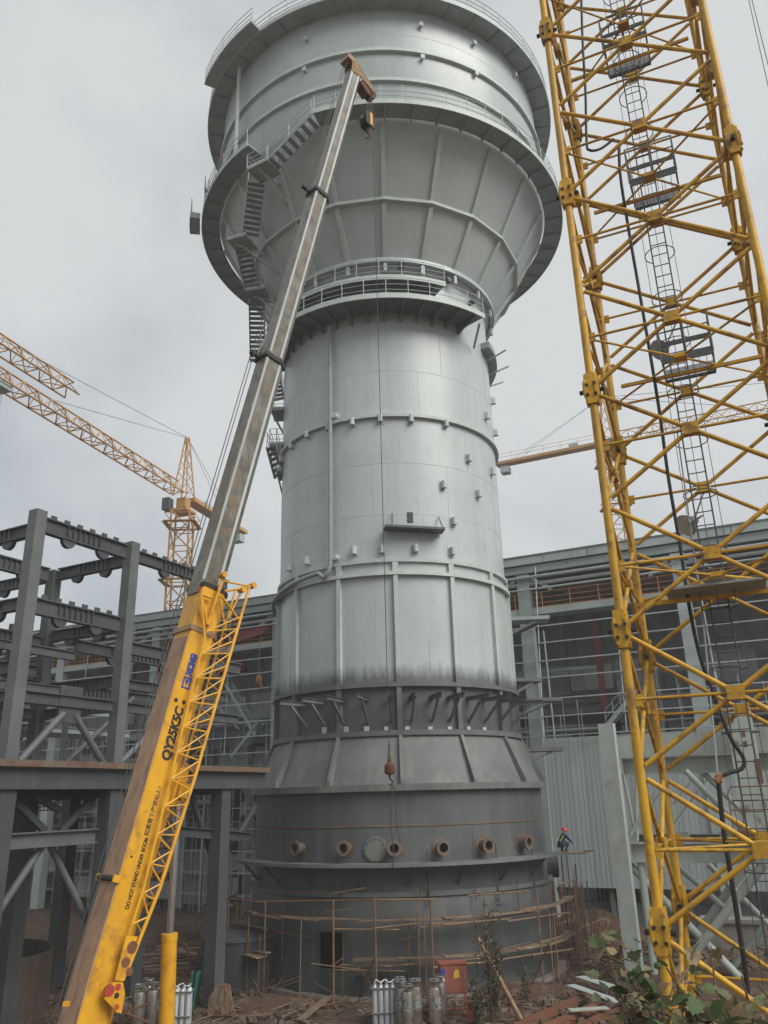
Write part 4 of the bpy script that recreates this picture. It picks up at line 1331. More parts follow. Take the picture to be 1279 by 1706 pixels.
# ------------------------------------------------------------------ dark steel frame on the left
c2 = aY(191, 1250, 32)
c2.z = 0
FA = V((sin(rad(28)), cos(rad(28)), 0))
FB = V((-FA.y, FA.x, 0))
dark = thing('unfinished_building', 'dark grey unfinished steel frame of columns, beams and tube braces left of the boom', 'building', c2)
def onA(px, py, k=0):
    return aP(px, py, c2 + FB * k, FB)
s1 = (onA(13, 1250) - c2).dot(FA)
sX = (onA(365, 1400) - c2).dot(FA)
zt_ = onA(216, 908).z
zp = onA(200, 1276).z
LV = [zp + 2.2, zp + 3.3, zp + 4.55, zp + 5.9, zt_ - .35]
def Fp(s_, k, z):
    return c2 + FA * s_ + FB * k + V((0, 0, z))
KB = [0, 4.6, 9.4, 14.2]
SA = [s1, 0, sX]
for k in KB:
    for s_ in SA:
        if s_ == sX and k > 0:
            h_ = zp - .6
        else:
            h_ = zp - .6 if s_ == sX else (zt_ + (.12 if k == 0 else -.4 - .35 * (k > 5)))
        sz_ = .46
        MB().bar(Fp(s_, k, 0), Fp(s_, k, zp - .85), sz_ + .16, sz_ + .16, up=FA).build('column', m_frame, dark)
        if h_ > zp:
            MB().bar(Fp(s_, k, zp + .02), Fp(s_, k, h_), sz_, sz_, up=FA).build('column', m_frame if k else m_frame2, dark)
def haunch(b, p, u, z, r=.31, below=True):
    pts = [p + u * (r * cos(pi * i / 6)) + V((0, 0, (-1 if below else 1) * r * sin(pi * i / 6) + z)) for i in range(7)]
    nn = u.cross(V((0, 0, 1))) * .09
    b.prism([q - nn for q in pts], nn * 2)
def beam(p, q, h=.55, wd=.28, lugs=2, ribs=True, tabs=False, m_=None):
    p, q = V(p), V(q)
    u = (q - p).normalized()
    l_ = (q - p).length
    o = MB().ibeam(p, q, wd, h).build('beam', m_ or m_frame, dark)
    if ribs:
        b = MB()
        k0 = int(l_ / .26)
        for i in range(k0):
            if .25 < i / k0 < .72:
                b.bar(p + u * (i * .26) - V((0, 0, h / 2 - .06)), p + u * (i * .26) + V((0, 0, h / 2 - .06)), .02, wd * .9, up=u.cross(V((0, 0, 1))))
        b.build('stiffeners', m_frame, o)
    for i in range(lugs):
        b = MB()
        haunch(b, p + u * (l_ * (.28 + .42 * i)), u, -h / 2 - .002)
        b.build('splice_disc', m_frame, o)
    if tabs:
        for i in range(int(l_ / .62)):
            MB().bar(p + u * (.4 + i * .62) + V((0, 0, h / 2 + .002)), p + u * (.4 + i * .62) + V((0, 0, h / 2 + .17)), .06, .24, up=u).build('clip', m_frame, o)
    return o
for j, k in enumerate(KB):
    for a, b_ in ((s1, 0),):
        top_ = LV[4] - .3 * j
        beam(Fp(a + .32, k, top_), Fp(b_ - .32, k, top_), .6, tabs=(j == 0))
        beam(Fp(a + .32, k, LV[3] - .5 - .25 * j), Fp(b_ - .32, k, LV[3] - .5 - .25 * j), .6, tabs=(j == 0))
        if j:
            beam(Fp(a + .32, k, LV[2] - .3 - .3 * j), Fp(b_ - .32, k, LV[2] - .3 - .3 * j), .5, lugs=1)
        if j == 1:
            beam(Fp(a + .32, k, LV[1] - .1), Fp(b_ - .32, k, LV[1] - .1), .42, lugs=0, m_=m_frame2 if j else None)
        beam(Fp(a + .32, k, LV[0]), Fp(b_ - .32, k, LV[0]), .42, lugs=0, ribs=False)
        # inverted V of tubes carried on a gusset
        mid = (a + b_) / 2
        if j < 2:
            for e_ in (a + .5, b_ - .5):
                MB().tube(Fp(mid + (.25 if e_ > mid else -.25), k, LV[0] - .45), Fp(e_, k, zp + .05), .13, 12).build('tube_brace', m_frame2, dark, True)
            q = Fp(mid, k, LV[0] - .75)
            MB().bar(q, q + V((0, 0, 1.3)), .1, 1.0, up=FA).build('gusset', m_frame, dark)
        MB().bar(Fp(mid - .1, k, zp + .03), Fp(mid - .1, k, LV[0] - .76), .16, .16).build('post', m_frame, dark)
    if j == 0:
        beam(Fp(.32, k, LV[4] - .05), Fp(sX - .2, k, LV[4] - .05), .5, tabs=True)
        beam(Fp(.32, k, LV[2]), Fp(sX + 1, k, LV[2]), .5, tabs=False)
        beam(Fp(.32, k, LV[1] - .2), Fp(sX, k, LV[1] - .2), .4, lugs=0)
        beam(Fp(.32, k, LV[0]), Fp(sX + 1, k, LV[0]), .4, lugs=0, ribs=False)
for s_ in (s1, 0):
    for k0, k1 in zip(KB, KB[1:]):
        for lv, hh in ((LV[4] - .25, .5), (LV[3] - .45, .45), (LV[1] - .1, .45), (LV[0], .36)):
            beam(Fp(s_, k0 + .32, lv), Fp(s_, k1 - .32, lv), hh, lugs=2 if lv > LV[2] else 0)
for k in (2.3, 7.0):
    for lv in (LV[2] - .2, LV[1] - .4):
        beam(Fp(s1 + .4, k, lv), Fp(-.4, k, lv), .36, .2, lugs=0, ribs=False, m_=m_frame2)
random.seed(41)
for i in range(16):                        # lighter rails and secondary beams in the bays behind
    k = random.uniform(5.2, 13.8)
    lv = random.uniform(zp + 1.2, LV[3] - .6)
    if i % 2:
        MB().ibeam(Fp(s1 + .3, k, lv), Fp(sX - .5, k, lv), .18, random.uniform(.2, .34)).build('secondary_beam', random.choice((m_frame, m_frame2, m_bldg)), dark)
    else:
        s_ = random.uniform(s1 + .5, -.5)
        MB().bar(Fp(s_, k, zp + .02), Fp(s_, k, lv + 1.2), .2, .2, up=FA).build('secondary_post', random.choice((m_frame, m_frame2, m_bldg)), dark)
beam(Fp(.3, 3.2, LV[3] - .9), Fp(sX + 1.5, 3.2, LV[3] - .9), .5)
beam(Fp(.3, 6.2, LV[2] - .9), Fp(sX + 3, 6.2, LV[2] - .9), .5)
MB().tube(Fp(.5, .2, zp + .1), Fp(4.2, .2, zp + 3.0), .12, 10).build('tube_brace', m_frame2, dark, True)
MB().tube(Fp(1.6, 4.8, zp + .1), Fp(5.5, 4.8, zp + 3.4), .12, 10).build('tube_brace', m_frame2, dark, True)
# platform deck with rusty edge, and what hangs below it
sE = (onA(432, 1285) - c2).dot(FA)
pf = MB()
pf.prism([Fp(2.6 * s1, -.55, zp - .12), Fp(sE, -.55, zp - .12), Fp(sE, 9.8, zp - .12), Fp(2.6 * s1, 9.8, zp - .12)], (0, 0, .1))
pf = pf.build('platform_deck', m_frame, dark)
MB().bar(Fp(2.6 * s1, -.58, zp - .03), Fp(sE, -.58, zp - .03), .05, .22).build('rusty_edge', m_weld, pf)
MB().ibeam(Fp(2.6 * s1, -.3, zp - .5), Fp(sE, -.3, zp - .5), .3, .7).build('edge_girder', m_frame, pf)
for k in (2, 4.6, 7, 9.4):
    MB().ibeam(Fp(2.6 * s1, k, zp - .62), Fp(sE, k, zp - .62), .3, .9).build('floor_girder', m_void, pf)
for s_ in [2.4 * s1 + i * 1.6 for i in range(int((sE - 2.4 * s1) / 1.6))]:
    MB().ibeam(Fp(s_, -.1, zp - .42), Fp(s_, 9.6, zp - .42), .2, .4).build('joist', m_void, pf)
zl = onA(80, 1398).z
MB().ibeam(Fp(2.6 * s1, .2, zl), Fp(-.42, .2, zl), .35, .5).build('lower_beam', m_frame2, dark)
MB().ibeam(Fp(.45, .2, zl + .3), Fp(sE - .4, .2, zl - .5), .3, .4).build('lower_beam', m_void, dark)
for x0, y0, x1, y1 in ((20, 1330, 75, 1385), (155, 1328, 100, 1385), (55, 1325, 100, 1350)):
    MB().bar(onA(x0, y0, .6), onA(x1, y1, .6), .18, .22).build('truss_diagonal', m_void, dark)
for x0, y0, x1, y1, k in ((75, 1402, -10, 1530, .4), (80, 1402, 150, 1545, .8), (318, 1325, 350, 1420, .6), (425, 1345, 372, 1430, .8), (375, 1475, 345, 1510, 1)):
    MB().tube(onA(x0, y0, k), onA(x1, y1, k), .13, 10).build('tube_brace', m_frame2 if y0 == 1402 else m_void, dark, True)
# grille panels between the truss members
for x0, x1, y0, y1 in ((48, 104, 1326, 1350), (120, 150, 1332, 1366)):
    b = MB()
    nx = int((x1 - x0) / 6)
    for i in range(nx + 1):
        x_ = x0 + (x1 - x0) * i / nx
        b.tube(onA(x_, y0, 5), onA(x_, y1, 5), .02, 4)
    for i in range(5):
        y_ = y0 + (y1 - y0) * i / 4
        b.tube(onA(x0, y_, 5), onA(x1, y_, 5), .02, 4)
    b.build('grille', m_void, dark)
# stored dark vessels and block under the deck
tc0 = aZ(8, 1575, 0)
v0 = V((tc0.x - 1.2, 36.5, 0))
t = thing('storage_vessel', 'big dark grey cylindrical vessel standing under the left platform', 'tank', v0)
MB().lathe([(3.0, 0), (3.0, 5.6), (2.9, 5.7), (0.02, 5.9)], v0, 48).build('vessel_shell', m_frame, t, True)
MB().lathe([(3.08, 2.6), (3.08, 2.75)], v0, 48).build('vessel_band', m_void, t, True)
tk = V((-7.2, 41.5, 0))
t = thing('storage_vessel', 'small dark capped drum on the ground behind the platform columns', 'tank', tk)
MB().lathe([(1.7, 0), (1.7, 2.1), (1.5, 2.25), (.02, 2.3)], tk, 36).build('vessel_shell', m_void, t, True)
MB().lathe([(1.76, 1.95), (1.76, 2.1)], tk, 36).build('vessel_band', m_frame, t, True)

# ------------------------------------------------------------------ cladding wall and pale frame on the right
PC = aZ(1060, 1640, 0)
WN = SN
def onR(px, py, k=0):
    return aP(px, py, PC + WN * k, WN)
wall_k = 12.5
wl, wr = onR(889, 1400, wall_k), onR(1420, 1400, wall_k)
zw0, zw1 = onR(940, 1478, wall_k).z, onR(940, 1229, wall_k).z
cw = thing('cladding_wall', 'blue-grey ribbed metal cladding wall right of the tower foot', 'wall', (wl.x, wl.y, 0))
L_ = (wr - wl).dot(SU)
npan = int(L_ / .9)
for i in range(npan):
    p_ = V((wl.x, wl.y, 0)) + SU * (.9 * i)
    b = MB()
    b.bar(p_ + SU * .01 + V((0, 0, (zw0 + zw1) / 2)), p_ + SU * .89 + V((0, 0, (zw0 + zw1) / 2)), .05, zw1 - zw0)
    for k in range(3):
        b.bar(p_ + SU * (.15 + .3 * k) - WN * .03 + V((0, 0, zw0 + .01)), p_ + SU * (.15 + .3 * k) - WN * .03 + V((0, 0, zw1 - .01)), .04, .02, up=WN)
    b.build('cladding_panel', m_clad, cw)
for i in range(5):
    p_ = V((wl.x, wl.y, 0)) + SU * (L_ * i / 4) + WN * .35
    MB().bar(p_, p_ + V((0, 0, zw1 - .1)), .3, .3).build('wall_post', m_frame, cw)
MB().bar(V((wl.x, wl.y, .7)) + WN * .9 - SU * 1, V((wr.x, wr.y, .7)) + WN * .9, .4, 1.9).build('under_wall_shade', m_soffit, cw)  # added block, coloured dark for the shade under the raised wall

pale = thing('braced_trestle', 'pale green steel frame with tube cross braces behind the yellow mast', 'steelwork', PC)
def ubar(p, q, wd, h, nm='beam', m_=m_pale, par=None):
    return MB().ibeam(p, q, wd, h).build(nm, m_, par or pale)
zc = onR(1013, 1206).z
cc = MB().bar(PC, PC + V((0, 0, zc)), .7, .6, up=WN).build('main_column', m_pale, pale)
MB().bar(PC + SU * .38 - WN * .2, PC + SU * .38 - WN * .2 + V((0, 0, zc - .01)), .06, .1).build('column_edge', m_girt, cc)
cp = PC + SU * .75 + WN * .4
MB().tube(cp, cp + V((0, 0, onR(1064, 1438).z)), .16, 14).build('round_post', m_pale, pale, True)
def R_(px, py, k=.4):
    return onR(px, py, k)
def hz(p, q):
    q = V(q)
    q.z = p.z
    return p, q
XR = 1480
zG, zH = R_(1100, 1224).z, R_(1100, 1260).z
PR = R_(XR, 1250)
s_end = (PR - PC).dot(SU)
def Rl(s_, z, k=.4):
    return PC + SU * s_ + WN * k + V((0, 0, z))
MB().bar(Rl(.4, (zG + zH) / 2), Rl(s_end, (zG + zH) / 2), .35, zG - zH).build('top_girder', m_pale, pale)
zI = R_(1100, 1290).z
MB().ibeam(Rl(.4, (zH + zI) / 2 - .02, .8), Rl(s_end, (zH + zI) / 2 - .02, .8), .5, zH - zI - .04).build('girder', m_pale, pale)
z0_, z1_ = R_(1150, 1403).z, R_(1150, 1437).z
MB().ibeam(Rl(.4, (z0_ + z1_) / 2), Rl(s_end, (z0_ + z1_) / 2), .5, z0_ - z1_).build('mid_girder', m_pale, pale)
MB().ibeam(Rl(.4, (z0_ + z1_) / 2 + .4, 2.6), Rl(s_end, (z0_ + z1_) / 2 + .4, 2.6), .4, .5).build('mid_girder', m_frame2, pale)
for k in range(4):
    s_ = 2.6 + 1.8 * k
    MB().box(Rl(s_, z0_ + .0, 1.6), .5, .3, .38, rz).build('bearing_block', m_pale, pale)
for x0, y0, x1, y1, r_, k in ((1033, 1288, 1034, 1398, .07, .3), (1060, 1290, 1061, 1400, .09, .5), (1038, 1290, 1056, 1376, .07, .5), (1046, 1398, 1100, 1312, .12, .5),
                              (1142, 1284, 1240, 1384, .14, .3), (1172, 1288, 1262, 1376, .13, .9), (1152, 1300, 1120, 1340, .04, 2.2), (1178, 1298, 1122, 1372, .04, 2.4),
                              (1050, 1442, 1235, 1632, .17, .5), (1272, 1440, 1130, 1622, .19, .3), (1125, 1440, 1215, 1520, .13, 1.2), (1180, 1440, 1330, 1590, .13, 1.6),
                              (1245, 1440, 1160, 1560, .18, 1.9), (1305, 1500, 1200, 1640, .12, 2.0)):
    MB().tube(R_(x0, y0, k), R_(x1, y1, k), r_, 14).build('tube_brace', m_pale, pale, True)
for s_, hh in ((5.6, 0), (9.0, 0)):
    pass
# right-hand stanchion with slots and a burnt patch
rb_, rt_ = R_(1265, 1400, -.5), R_(1240, 1178, -.5)
rb_.z = z0_
m_patch = mat('scorched_pale_steel', (.40, .445, .40), (.36, .40, .36), scale=.8, rough=.5, rust=(.07, .045, .03), rfac=.9, rscale=.9, bump=.06)
rc = MB().bar(V((rb_.x, rb_.y, z0_)), V((rb_.x, rb_.y, rt_.z)), 1.05, .5, up=WN).build('stanchion', m_patch, pale)
for dz, w_, h_ in ((1.0, .14, .26), (1.45, .14, .24), (2.2, .22, 1.0)):
    p_ = V((rb_.x, rb_.y, rt_.z - dz)) - WN * .255 + SU * (.1 if h_ < .5 else .45)
    MB().bar(p_, p_ - V((0, 0, h_)), w_, .02, up=WN).build('slot', m_rust, rc)
# rusty rail and deck by the stanchion
dkz = R_(1250, 1386, -1.0)
MB().bar(R_(1225, 1388, -1.0), R_(1400, 1392, -1.0), 1.0, .22).build('rusty_deck', m_rust, pale)
ra, rb2 = R_(1212, 1312, -1.2), R_(1400, 1306, -1.2)
MB().path([R_(1222, 1385, -1.2), R_(1212, 1322, -1.2), R_(1217, 1311, -1.2), rb2], .03, 6).path([R_(1216, 1350, -1.2), R_(1400, 1346, -1.2)], .026, 6).path([R_(1238, 1350, -1.2), R_(1240, 1386, -1.2)], .026, 6).build('rusty_railing', m_rust, pale)
cb = aZ(1265, 1590, 0)
tag(MB().box((cb.x + 1, cb.y + 1.5, -.1), 6, 1.2, 1.3, rz).box((cb.x + 1, cb.y + 1.4, 1.204), 6.2, 1.3, .2, rz).build('concrete_wall', m_conc), 'low concrete wall on the dirt behind the pale green braces', 'wall')
# ------------------------------------------------------------------ bamboo scaffold round the foot
scaf = thing('scaffold', 'rickety bamboo and plank scaffold tied around the dark tower foot', 'scaffold', T(0, 9, 0))
random.seed(5)
RS = 8.75
def Sc(px, py, R=RS):
    return cyl(px, py, R)
def pole(p, q, r=.045, m_=None):
    MB().tube(p, q, r, 7, r2=r * random.uniform(.75, 1)).build('pole', m_ or m_bamboo, scaf, True)
for px, y0, y1, R in ((381, 1500, 1668, 9.3), (395, 1496, 1670, 8.9), (442, 1505, 1690, 8.9), (472, 1440, 1600, 7.9), (555, 1500, 1702, 8.9), (571, 1548, 1690, 8.1),
                      (624, 1489, 1690, 8.9), (694, 1520, 1640, 7.95), (717, 1500, 1640, 8.9), (790, 1452, 1500, 7.95), (806, 1497, 1600, 8.9), (860, 1458, 1520, 8.0), (894, 1494, 1650, 9.0),
                      (714, 1455, 1500, 7.95), (698, 1442, 1490, 8.0), (372, 1515, 1660, 9.6), (402, 1560, 1650, 8.2)):
    p, z1_ = Sc(px, y0, R)
    q, z0_ = Sc(px, y1, R)
    pole(T(p, R, max(z0_, -.1)), T(p, R, z1_), .028 if R < 8.3 else .042, m_rope if px in (790, 860, 698) else None)
def ledger(x0, y0, x1, y1, R=RS, r=.038):
    p, z0_ = Sc(x0, y0, R)
    q, z1_ = Sc(x1, y1, R)
    pole(T(p, R, z0_), T(q, R, z1_), r)
for a in ((385, 1497, 442, 1504, 9.1), (435, 1502, 625, 1499), (620, 1499, 730, 1498), (780, 1492, 880, 1484), (380, 1535, 445, 1548, 9.1), (555, 1548, 665, 1549), (620, 1547, 700, 1538), (700, 1545, 790, 1537),
          (716, 1540, 815, 1528), (800, 1532, 900, 1518), (845, 1535, 950, 1520, 9.2), (555, 1616, 675, 1618), (565, 1608, 640, 1609), (640, 1610, 800, 1597), (720, 1612, 830, 1600), (795, 1605, 900, 1588),
          (880, 1592, 955, 1581, 9.2), (556, 1607, 570, 1597), (622, 1612, 630, 1600), (555, 1544, 565, 1534)):
    ledger(*a)
for i in range(20):                                       # odd ledgers and props, tied where they reach
    a = random.uniform(-80, 84)
    z_ = random.choice((.9, 1.5, 2.2, 2.9, 3.4, 4.0)) + random.uniform(-.1, .1)
    R_s = random.choice((8.2, 8.9, 9.2))
    da = random.uniform(6, 22)
    pole(T(a, R_s, z_), T(a + da, R_s, z_ + random.uniform(-.25, .25)), .026)
for i in range(26):
    a = random.choice((random.uniform(-92, -62), random.uniform(50, 95), random.uniform(-60, 50)))
    R_s = random.choice((8.2, 8.95, 9.3))
    pole(T(a, R_s, -.1), T(a + random.uniform(-1, 1), R_s, random.uniform(2.2, 4.6)), .026)
# plank walks: short boards laid end to end along the arc, not quite level
def planks(f0, f1, z, R, n, w_=.24, jit=.05, rows=2):
    for i in range(n):
        for k in range(rows):
            a = f0 + (f1 - f0) * i / n + random.uniform(-1, 1)
            b_ = f0 + (f1 - f0) * (i + 1.12) / n
            Rr = R + (k - .5) * .28 + random.uniform(-.05, .05)
            MB().bar(T(a, Rr, z + random.uniform(-jit, jit)), T(b_, Rr, z + random.uniform(-jit, jit)), w_, .045).build('plank', m_wood, scaf)
planks(-78, 76, 3.0, 8.55, 12)
planks(-14, 70, 1.55, 8.55, 7)
p0_, _ = Sc(395, 1610, 9.0)
planks(p0_, p0_ + 14, 1.5, 9.0, 1, .3, .1, 3)
for i in range(9):                                        # broken ends piled on the left corner
    a = -72 + random.uniform(-8, 6)
    MB().bar(T(a, 8.6 + random.uniform(-.2, .5), 3.05 + random.uniform(0, .5)), T(a + random.uniform(4, 14), 8.9 + random.uniform(-.4, .4), 3.1 + random.uniform(0, .5)), .2, .04).build('plank', m_wood, scaf)
for i, px in enumerate((622, 640, 570, 447)):             # ties hanging in loops
    p, z = Sc(px, 1600, 8.9)
    MB().path([T(p + .4 * sin(k * 1.3 + i), 8.92, z - .12 * k) for k in range(9)], .012, 5).build('tie_wire', m_rope, scaf)

# ------------------------------------------------------------------ rusty rebar cages at the right of the foot
def rebar(center, nx, ny, sp_, h, label, hoops):
    t = thing('rebar_cage', label, 'rebar', center, 'rebar cages by the tower foot')
    c = V(center)
    for i in range(nx):
        for j in range(ny):
            if 0 < i < nx - 1 and 0 < j < ny - 1:
                continue
            p_ = c + SU * ((i - (nx - 1) / 2) * sp_) + SN * ((j - (ny - 1) / 2) * sp_)
            lean = V((random.uniform(-.06, .06), random.uniform(-.06, .06), 0))
            MB().tube(p_, p_ + lean + V((0, 0, h * random.uniform(.86, 1.12))), .02, 5).build('bar', m_rebar, t)
    for k in range(hoops):
        z_ = .25 + (h * .85) * k / hoops
        a = SU * ((nx - 1) / 2 * sp_ + .03)
        b_ = SN * ((ny - 1) / 2 * sp_ + .03)
        q = [c + a * x + b_ * y + V((0, 0, z_ + random.uniform(-.04, .04))) for x, y in ((-1, -1), (1, -1), (1, 1), (-1, 1), (-1, -1))]
        MB().path(q, .014, 4).build('stirrup', m_rebar, t)
    return t
g = aZ(955, 1600, 0)
rebar((g.x - .9, g.y + 2.6, 0), 8, 4, .2, 3.2, 'tall rusty rebar cage standing nearest the dark tower foot', 9)
rebar((g.x + .9, g.y + 3.2, 0), 6, 4, .22, 3.0, 'rusty rebar cage beside the pale column, farther from the tower foot', 8)
rebar((g.x - .3, g.y + .2, 0), 7, 3, .2, 1.7, 'low rusty rebar cage in front of the taller cages', 6)
for i, (px, py0, py1) in enumerate(((935, 1424, 1500), (944, 1424, 1520), (915, 1440, 1510), (958, 1440, 1505), (968, 1472, 1500), (977, 1468, 1500))):
    Yp = 44.2 if i < 3 else 45.5
    p_ = aY(px, py0, Yp)
    q_ = aY(px + 4, py1, Yp)
    tag(MB().tube((p_.x, p_.y, -.1), p_, .035, 6).build('scaffold_pole', m_rope), 'thin dark steel pole standing among the rebar cages' if i else 'dark steel pole propping the plank end under the worker', 'pole', 'steel poles by the rebar cages' if i else None)
for i in range(10):
    a = V((g.x + random.uniform(-2.2, 1.6), g.y + random.uniform(.2, 2.6), random.uniform(.2, 2.6)))
    tag(MB().bar(a, a + V((random.uniform(.6, 1.6), random.uniform(-.6, .6), random.uniform(-.3, .5))), .1, .04).build('timber_offcut', m_wood), 'weathered timber offcut wedged among the rusty rebar cages', 'timber', 'timber offcuts among the rebar')

# ------------------------------------------------------------------ people
def person(name, label, joints, edges, radii, cut, root, cloth, skin, group=None):
    me = bpy.data.meshes.new('body')
    me.from_pydata([tuple(j) for j in joints], edges, [])
    ob = bpy.data.objects.new('tmp', me)
    COL.objects.link(ob)
    sk = ob.modifiers.new('s', 'SKIN')
    su = ob.modifiers.new('u', 'SUBSURF')
    su.levels = 2
    for i, r_ in enumerate(radii):
        me.skin_vertices[0].data[i].radius = r_ if isinstance(r_, tuple) else (r_, r_)
        me.skin_vertices[0].data[i].use_root = (i == root)
    dg = bpy.context.evaluated_depsgraph_get()
    m2 = bpy.data.meshes.new_from_object(ob.evaluated_get(dg))
    bpy.data.objects.remove(ob)
    m2.materials.clear()
    m2.materials.append(cloth)
    m2.materials.append(skin)
    for p_ in m2.polygons:
        p_.use_smooth = True
        if any((p_.center - V(c)).length < r_ for c, r_ in cut):
            p_.material_index = 1
    return m2
def worker(base_, face, label, pose, helmet_m):
    """local frame: x right, y forward (facing), z up"""
    t = thing('person', label, 'person', (0, 0, 0))
    if pose == 'crouch':
        J = [(0, -.18, .36), (0, -.10, .55), (0, .06, .76), (0, .14, .90), (0, .17, .98), (0, .20, 1.10),
             (.10, -.16, .34), (.17, .20, .46), (.15, .02, .08), (.15, .18, .04),
             (-.10, -.16, .34), (-.16, .22, .44), (-.14, .02, .08), (-.14, .18, .04),
             (.19, .10, .82), (.25, .26, .58), (.14, .46, .46), (.12, .54, .40),
             (-.19, .10, .82), (-.26, .24, .58), (-.12, .46, .44), (-.10, .54, .38)]
    else:
        J = [(0, 0, .92), (0, 0, 1.12), (0, .01, 1.34), (0, .01, 1.46), (0, .03, 1.54), (0, .04, 1.66),
             (.09, 0, .88), (.10, .03, .48), (.10, -.02, .09), (.10, .12, .04),
             (-.09, 0, .88), (-.10, .05, .48), (-.10, .02, .09), (-.10, .16, .04),
             (.19, 0, 1.40), (.25, .02, 1.12), (.20, .22, .98), (.18, .30, .96),
             (-.19, 0, 1.40), (-.25, .02, 1.12), (-.20, .22, .98), (-.18, .30, .96)]
    Ed = [(0, 1), (1, 2), (2, 3), (3, 4), (4, 5), (0, 6), (6, 7), (7, 8), (8, 9), (0, 10), (10, 11), (11, 12), (12, 13),
          (3, 14), (14, 15), (15, 16), (16, 17), (3, 18), (18, 19), (19, 20), (20, 21)]
    Rr = [(.15, .12), (.15, .11), (.17, .12), (.10, .09), .055, .10, .10, .075, .05, .045, .10, .075, .05, .045, .07, .052, .038, .034, .07, .052, .038, .034]
    me = person('body', label, J, Ed, Rr, [(J[5], .15), (J[17], .07), (J[21], .07)], 0, m_navy, m_skin)
    o = put('body', me, t)
    hb = V(J[5])
    b = MB().lathe([(.14, .02), (.135, .07), (.11, .125), (.06, .155), (.01, .16)], hb, 16, False)
    b.lathe([(.165, .015), (.14, .03)], hb, 16, False)
    b.prism([hb + V((x, y, .02)) for x, y in ((-.09, .11), (.09, .11), (.07, .22), (-.07, .22))], (0, 0, .015))
    b.build('hard_hat', helmet_m, t, True)
    n0 = hb + V((0, .095, -.02))
    MB().prism([n0 + V((-.012, 0, 0)), n0 + V((.012, 0, 0)), n0 + V((.012, .025, -.03)), n0 + V((-.012, .025, -.03))], (0, 0, -.012)).build('nose', m_skin, t)
    sp_ = V(J[2])
    for s_ in (-.11, .11):
        a = V(J[3]) + V((s_, -.11, -.02))
        c = V(J[1]) + V((s_, -.13, .02))
        MB().bar(a, c, .032, .015, up=(0, 1, 0)).build('reflective_stripe', m_hivis, t)
    c = t
    c.location = base_
    c.rotation_euler = (0, 0, face)
    if pose == 'crouch':
        c.scale = (1.15, 1.15, .95)
    LOC[t.name] = V((0, 0, 0))
    return t
wp = aY(938, 1419, TY - .3)
wpl = thing('plank_stage', 'wooden plank stage sticking out from the work deck under the worker', 'planks', wp)
for k in range(4):
    p_, q_ = aY(905, 1417 + k, wp.y - .6 + .35 * k), aY(978, 1415 + k, wp.y - .6 + .35 * k)
    q_.z = p_.z = wp.z - .06
    MB().bar(p_ - V((0, 0, .01 * (k % 2))), q_ + V((.3 * (k % 2), 0, -.01 * (k % 2))), .3, .06).build('plank', m_wood, wpl)
MB().box(aY(980, 1416, wp.y) + V((0, 0, -.15)), .5, .2, .14).build('plank_end', m_frame, wpl)
worker((wp.x, wp.y, wp.z - .02), rad(-60), 'crouching worker in navy overalls and red hard hat on the plank stage', 'crouch', m_helmet)
q = Fp(s1 + .1, 4.6, LV[4] - .02)
bw = aY(53, 938, Fp(s1, 4.6, 0).y - .2)
m_yhat = mat('dark_hat', (.03, .035, .03), (.05, .05, .05), bump=0)
tv = worker((bw.x, bw.y, bw.z), rad(60), 'small worker with hi-vis stripes standing on the dark frame beam', 'stand', m_yhat)

# ------------------------------------------------------------------ gas vessels, cabinet, racks
def dewar(label):
    t = thing('gas_vessel', label, 'gas cylinder', (0, 0, 0), 'liquid gas vessels on the ground')
    MB().lathe([(.2, .02), (.25, .06), (.25, 1.18), (.22, 1.29), (.1, 1.36), (.02, 1.37)], (0, 0, 0), 24).build('body', m_inox, t, True)
    b = MB()
    for z_ in (1.5,):
        b.path([V((.21 * cos(a), .21 * sin(a), z_)) for a in [2 * pi * i / 18 for i in range(19)]], .03, 6)
    for a in (.4, 2.0, 3.5, 5.1):
        b.bar((.21 * cos(a), .21 * sin(a), 1.27), (.21 * cos(a), .21 * sin(a), 1.5), .05, .02)
    b.build('handling_ring', m_chrome, t, True)
    v = MB()
    for a in (.8, 2.6, 4.4):
        v.tube((.08 * cos(a), .08 * sin(a), 1.34), (.08 * cos(a), .08 * sin(a), 1.46), .022, 6)
        v.tube((.08 * cos(a), .08 * sin(a), 1.44), (.17 * cos(a), .17 * sin(a), 1.44), .016, 6)
    v.build('valves', m_ochre, t)
    n = 9
    vs = [V((.2535 * cos(-pi / 2 + (i / (n - 1) - .5) * 1.2), .2535 * sin(-pi / 2 + (i / (n - 1) - .5) * 1.2), z_)) for z_ in (.62, 1.02) for i in range(n)]
    MB().add(vs, [(i, i + 1, n + i + 1, n + i) for i in range(n - 1)]).build('label', m_label, t)
    MB().lathe([(.27, 0), (.27, .08)], (0, 0, 0), 20).build('foot_ring', m_inox, t, True)
    return t
d0_ = dewar('tall stainless gas vessel at the back of the cluster by the pale bottle rack')
spots = [(668, 1704, .9, 'x'), (680, 1712, .5, 'short dull gas vessel standing in front of the cluster'), (694, 1708, .6, 'gas vessel with printed label, next to the dull short one'),
         (726, 1709, .4, 'gas vessel with printed label standing before the red cabinet'), (735, 1700, .7, 'gas vessel tucked close against the side of the red cabinet'),
         (670, 1710, .3, 'gas vessel at the pale bottle rack, in front of the tall one')]
for i, (px, py, sc_, lb) in enumerate(spots):
    g_ = aZ(px, py, 0)
    loc_ = (g_.x, g_.y, -.05)
    if i == 0:
        d0_.location = loc_
        d0_.rotation_euler = (0, 0, .3)
    else:
        tree_copy(d0_, loc_, random.uniform(-.5, .5), lb, (.93 if i == 1 else 1))
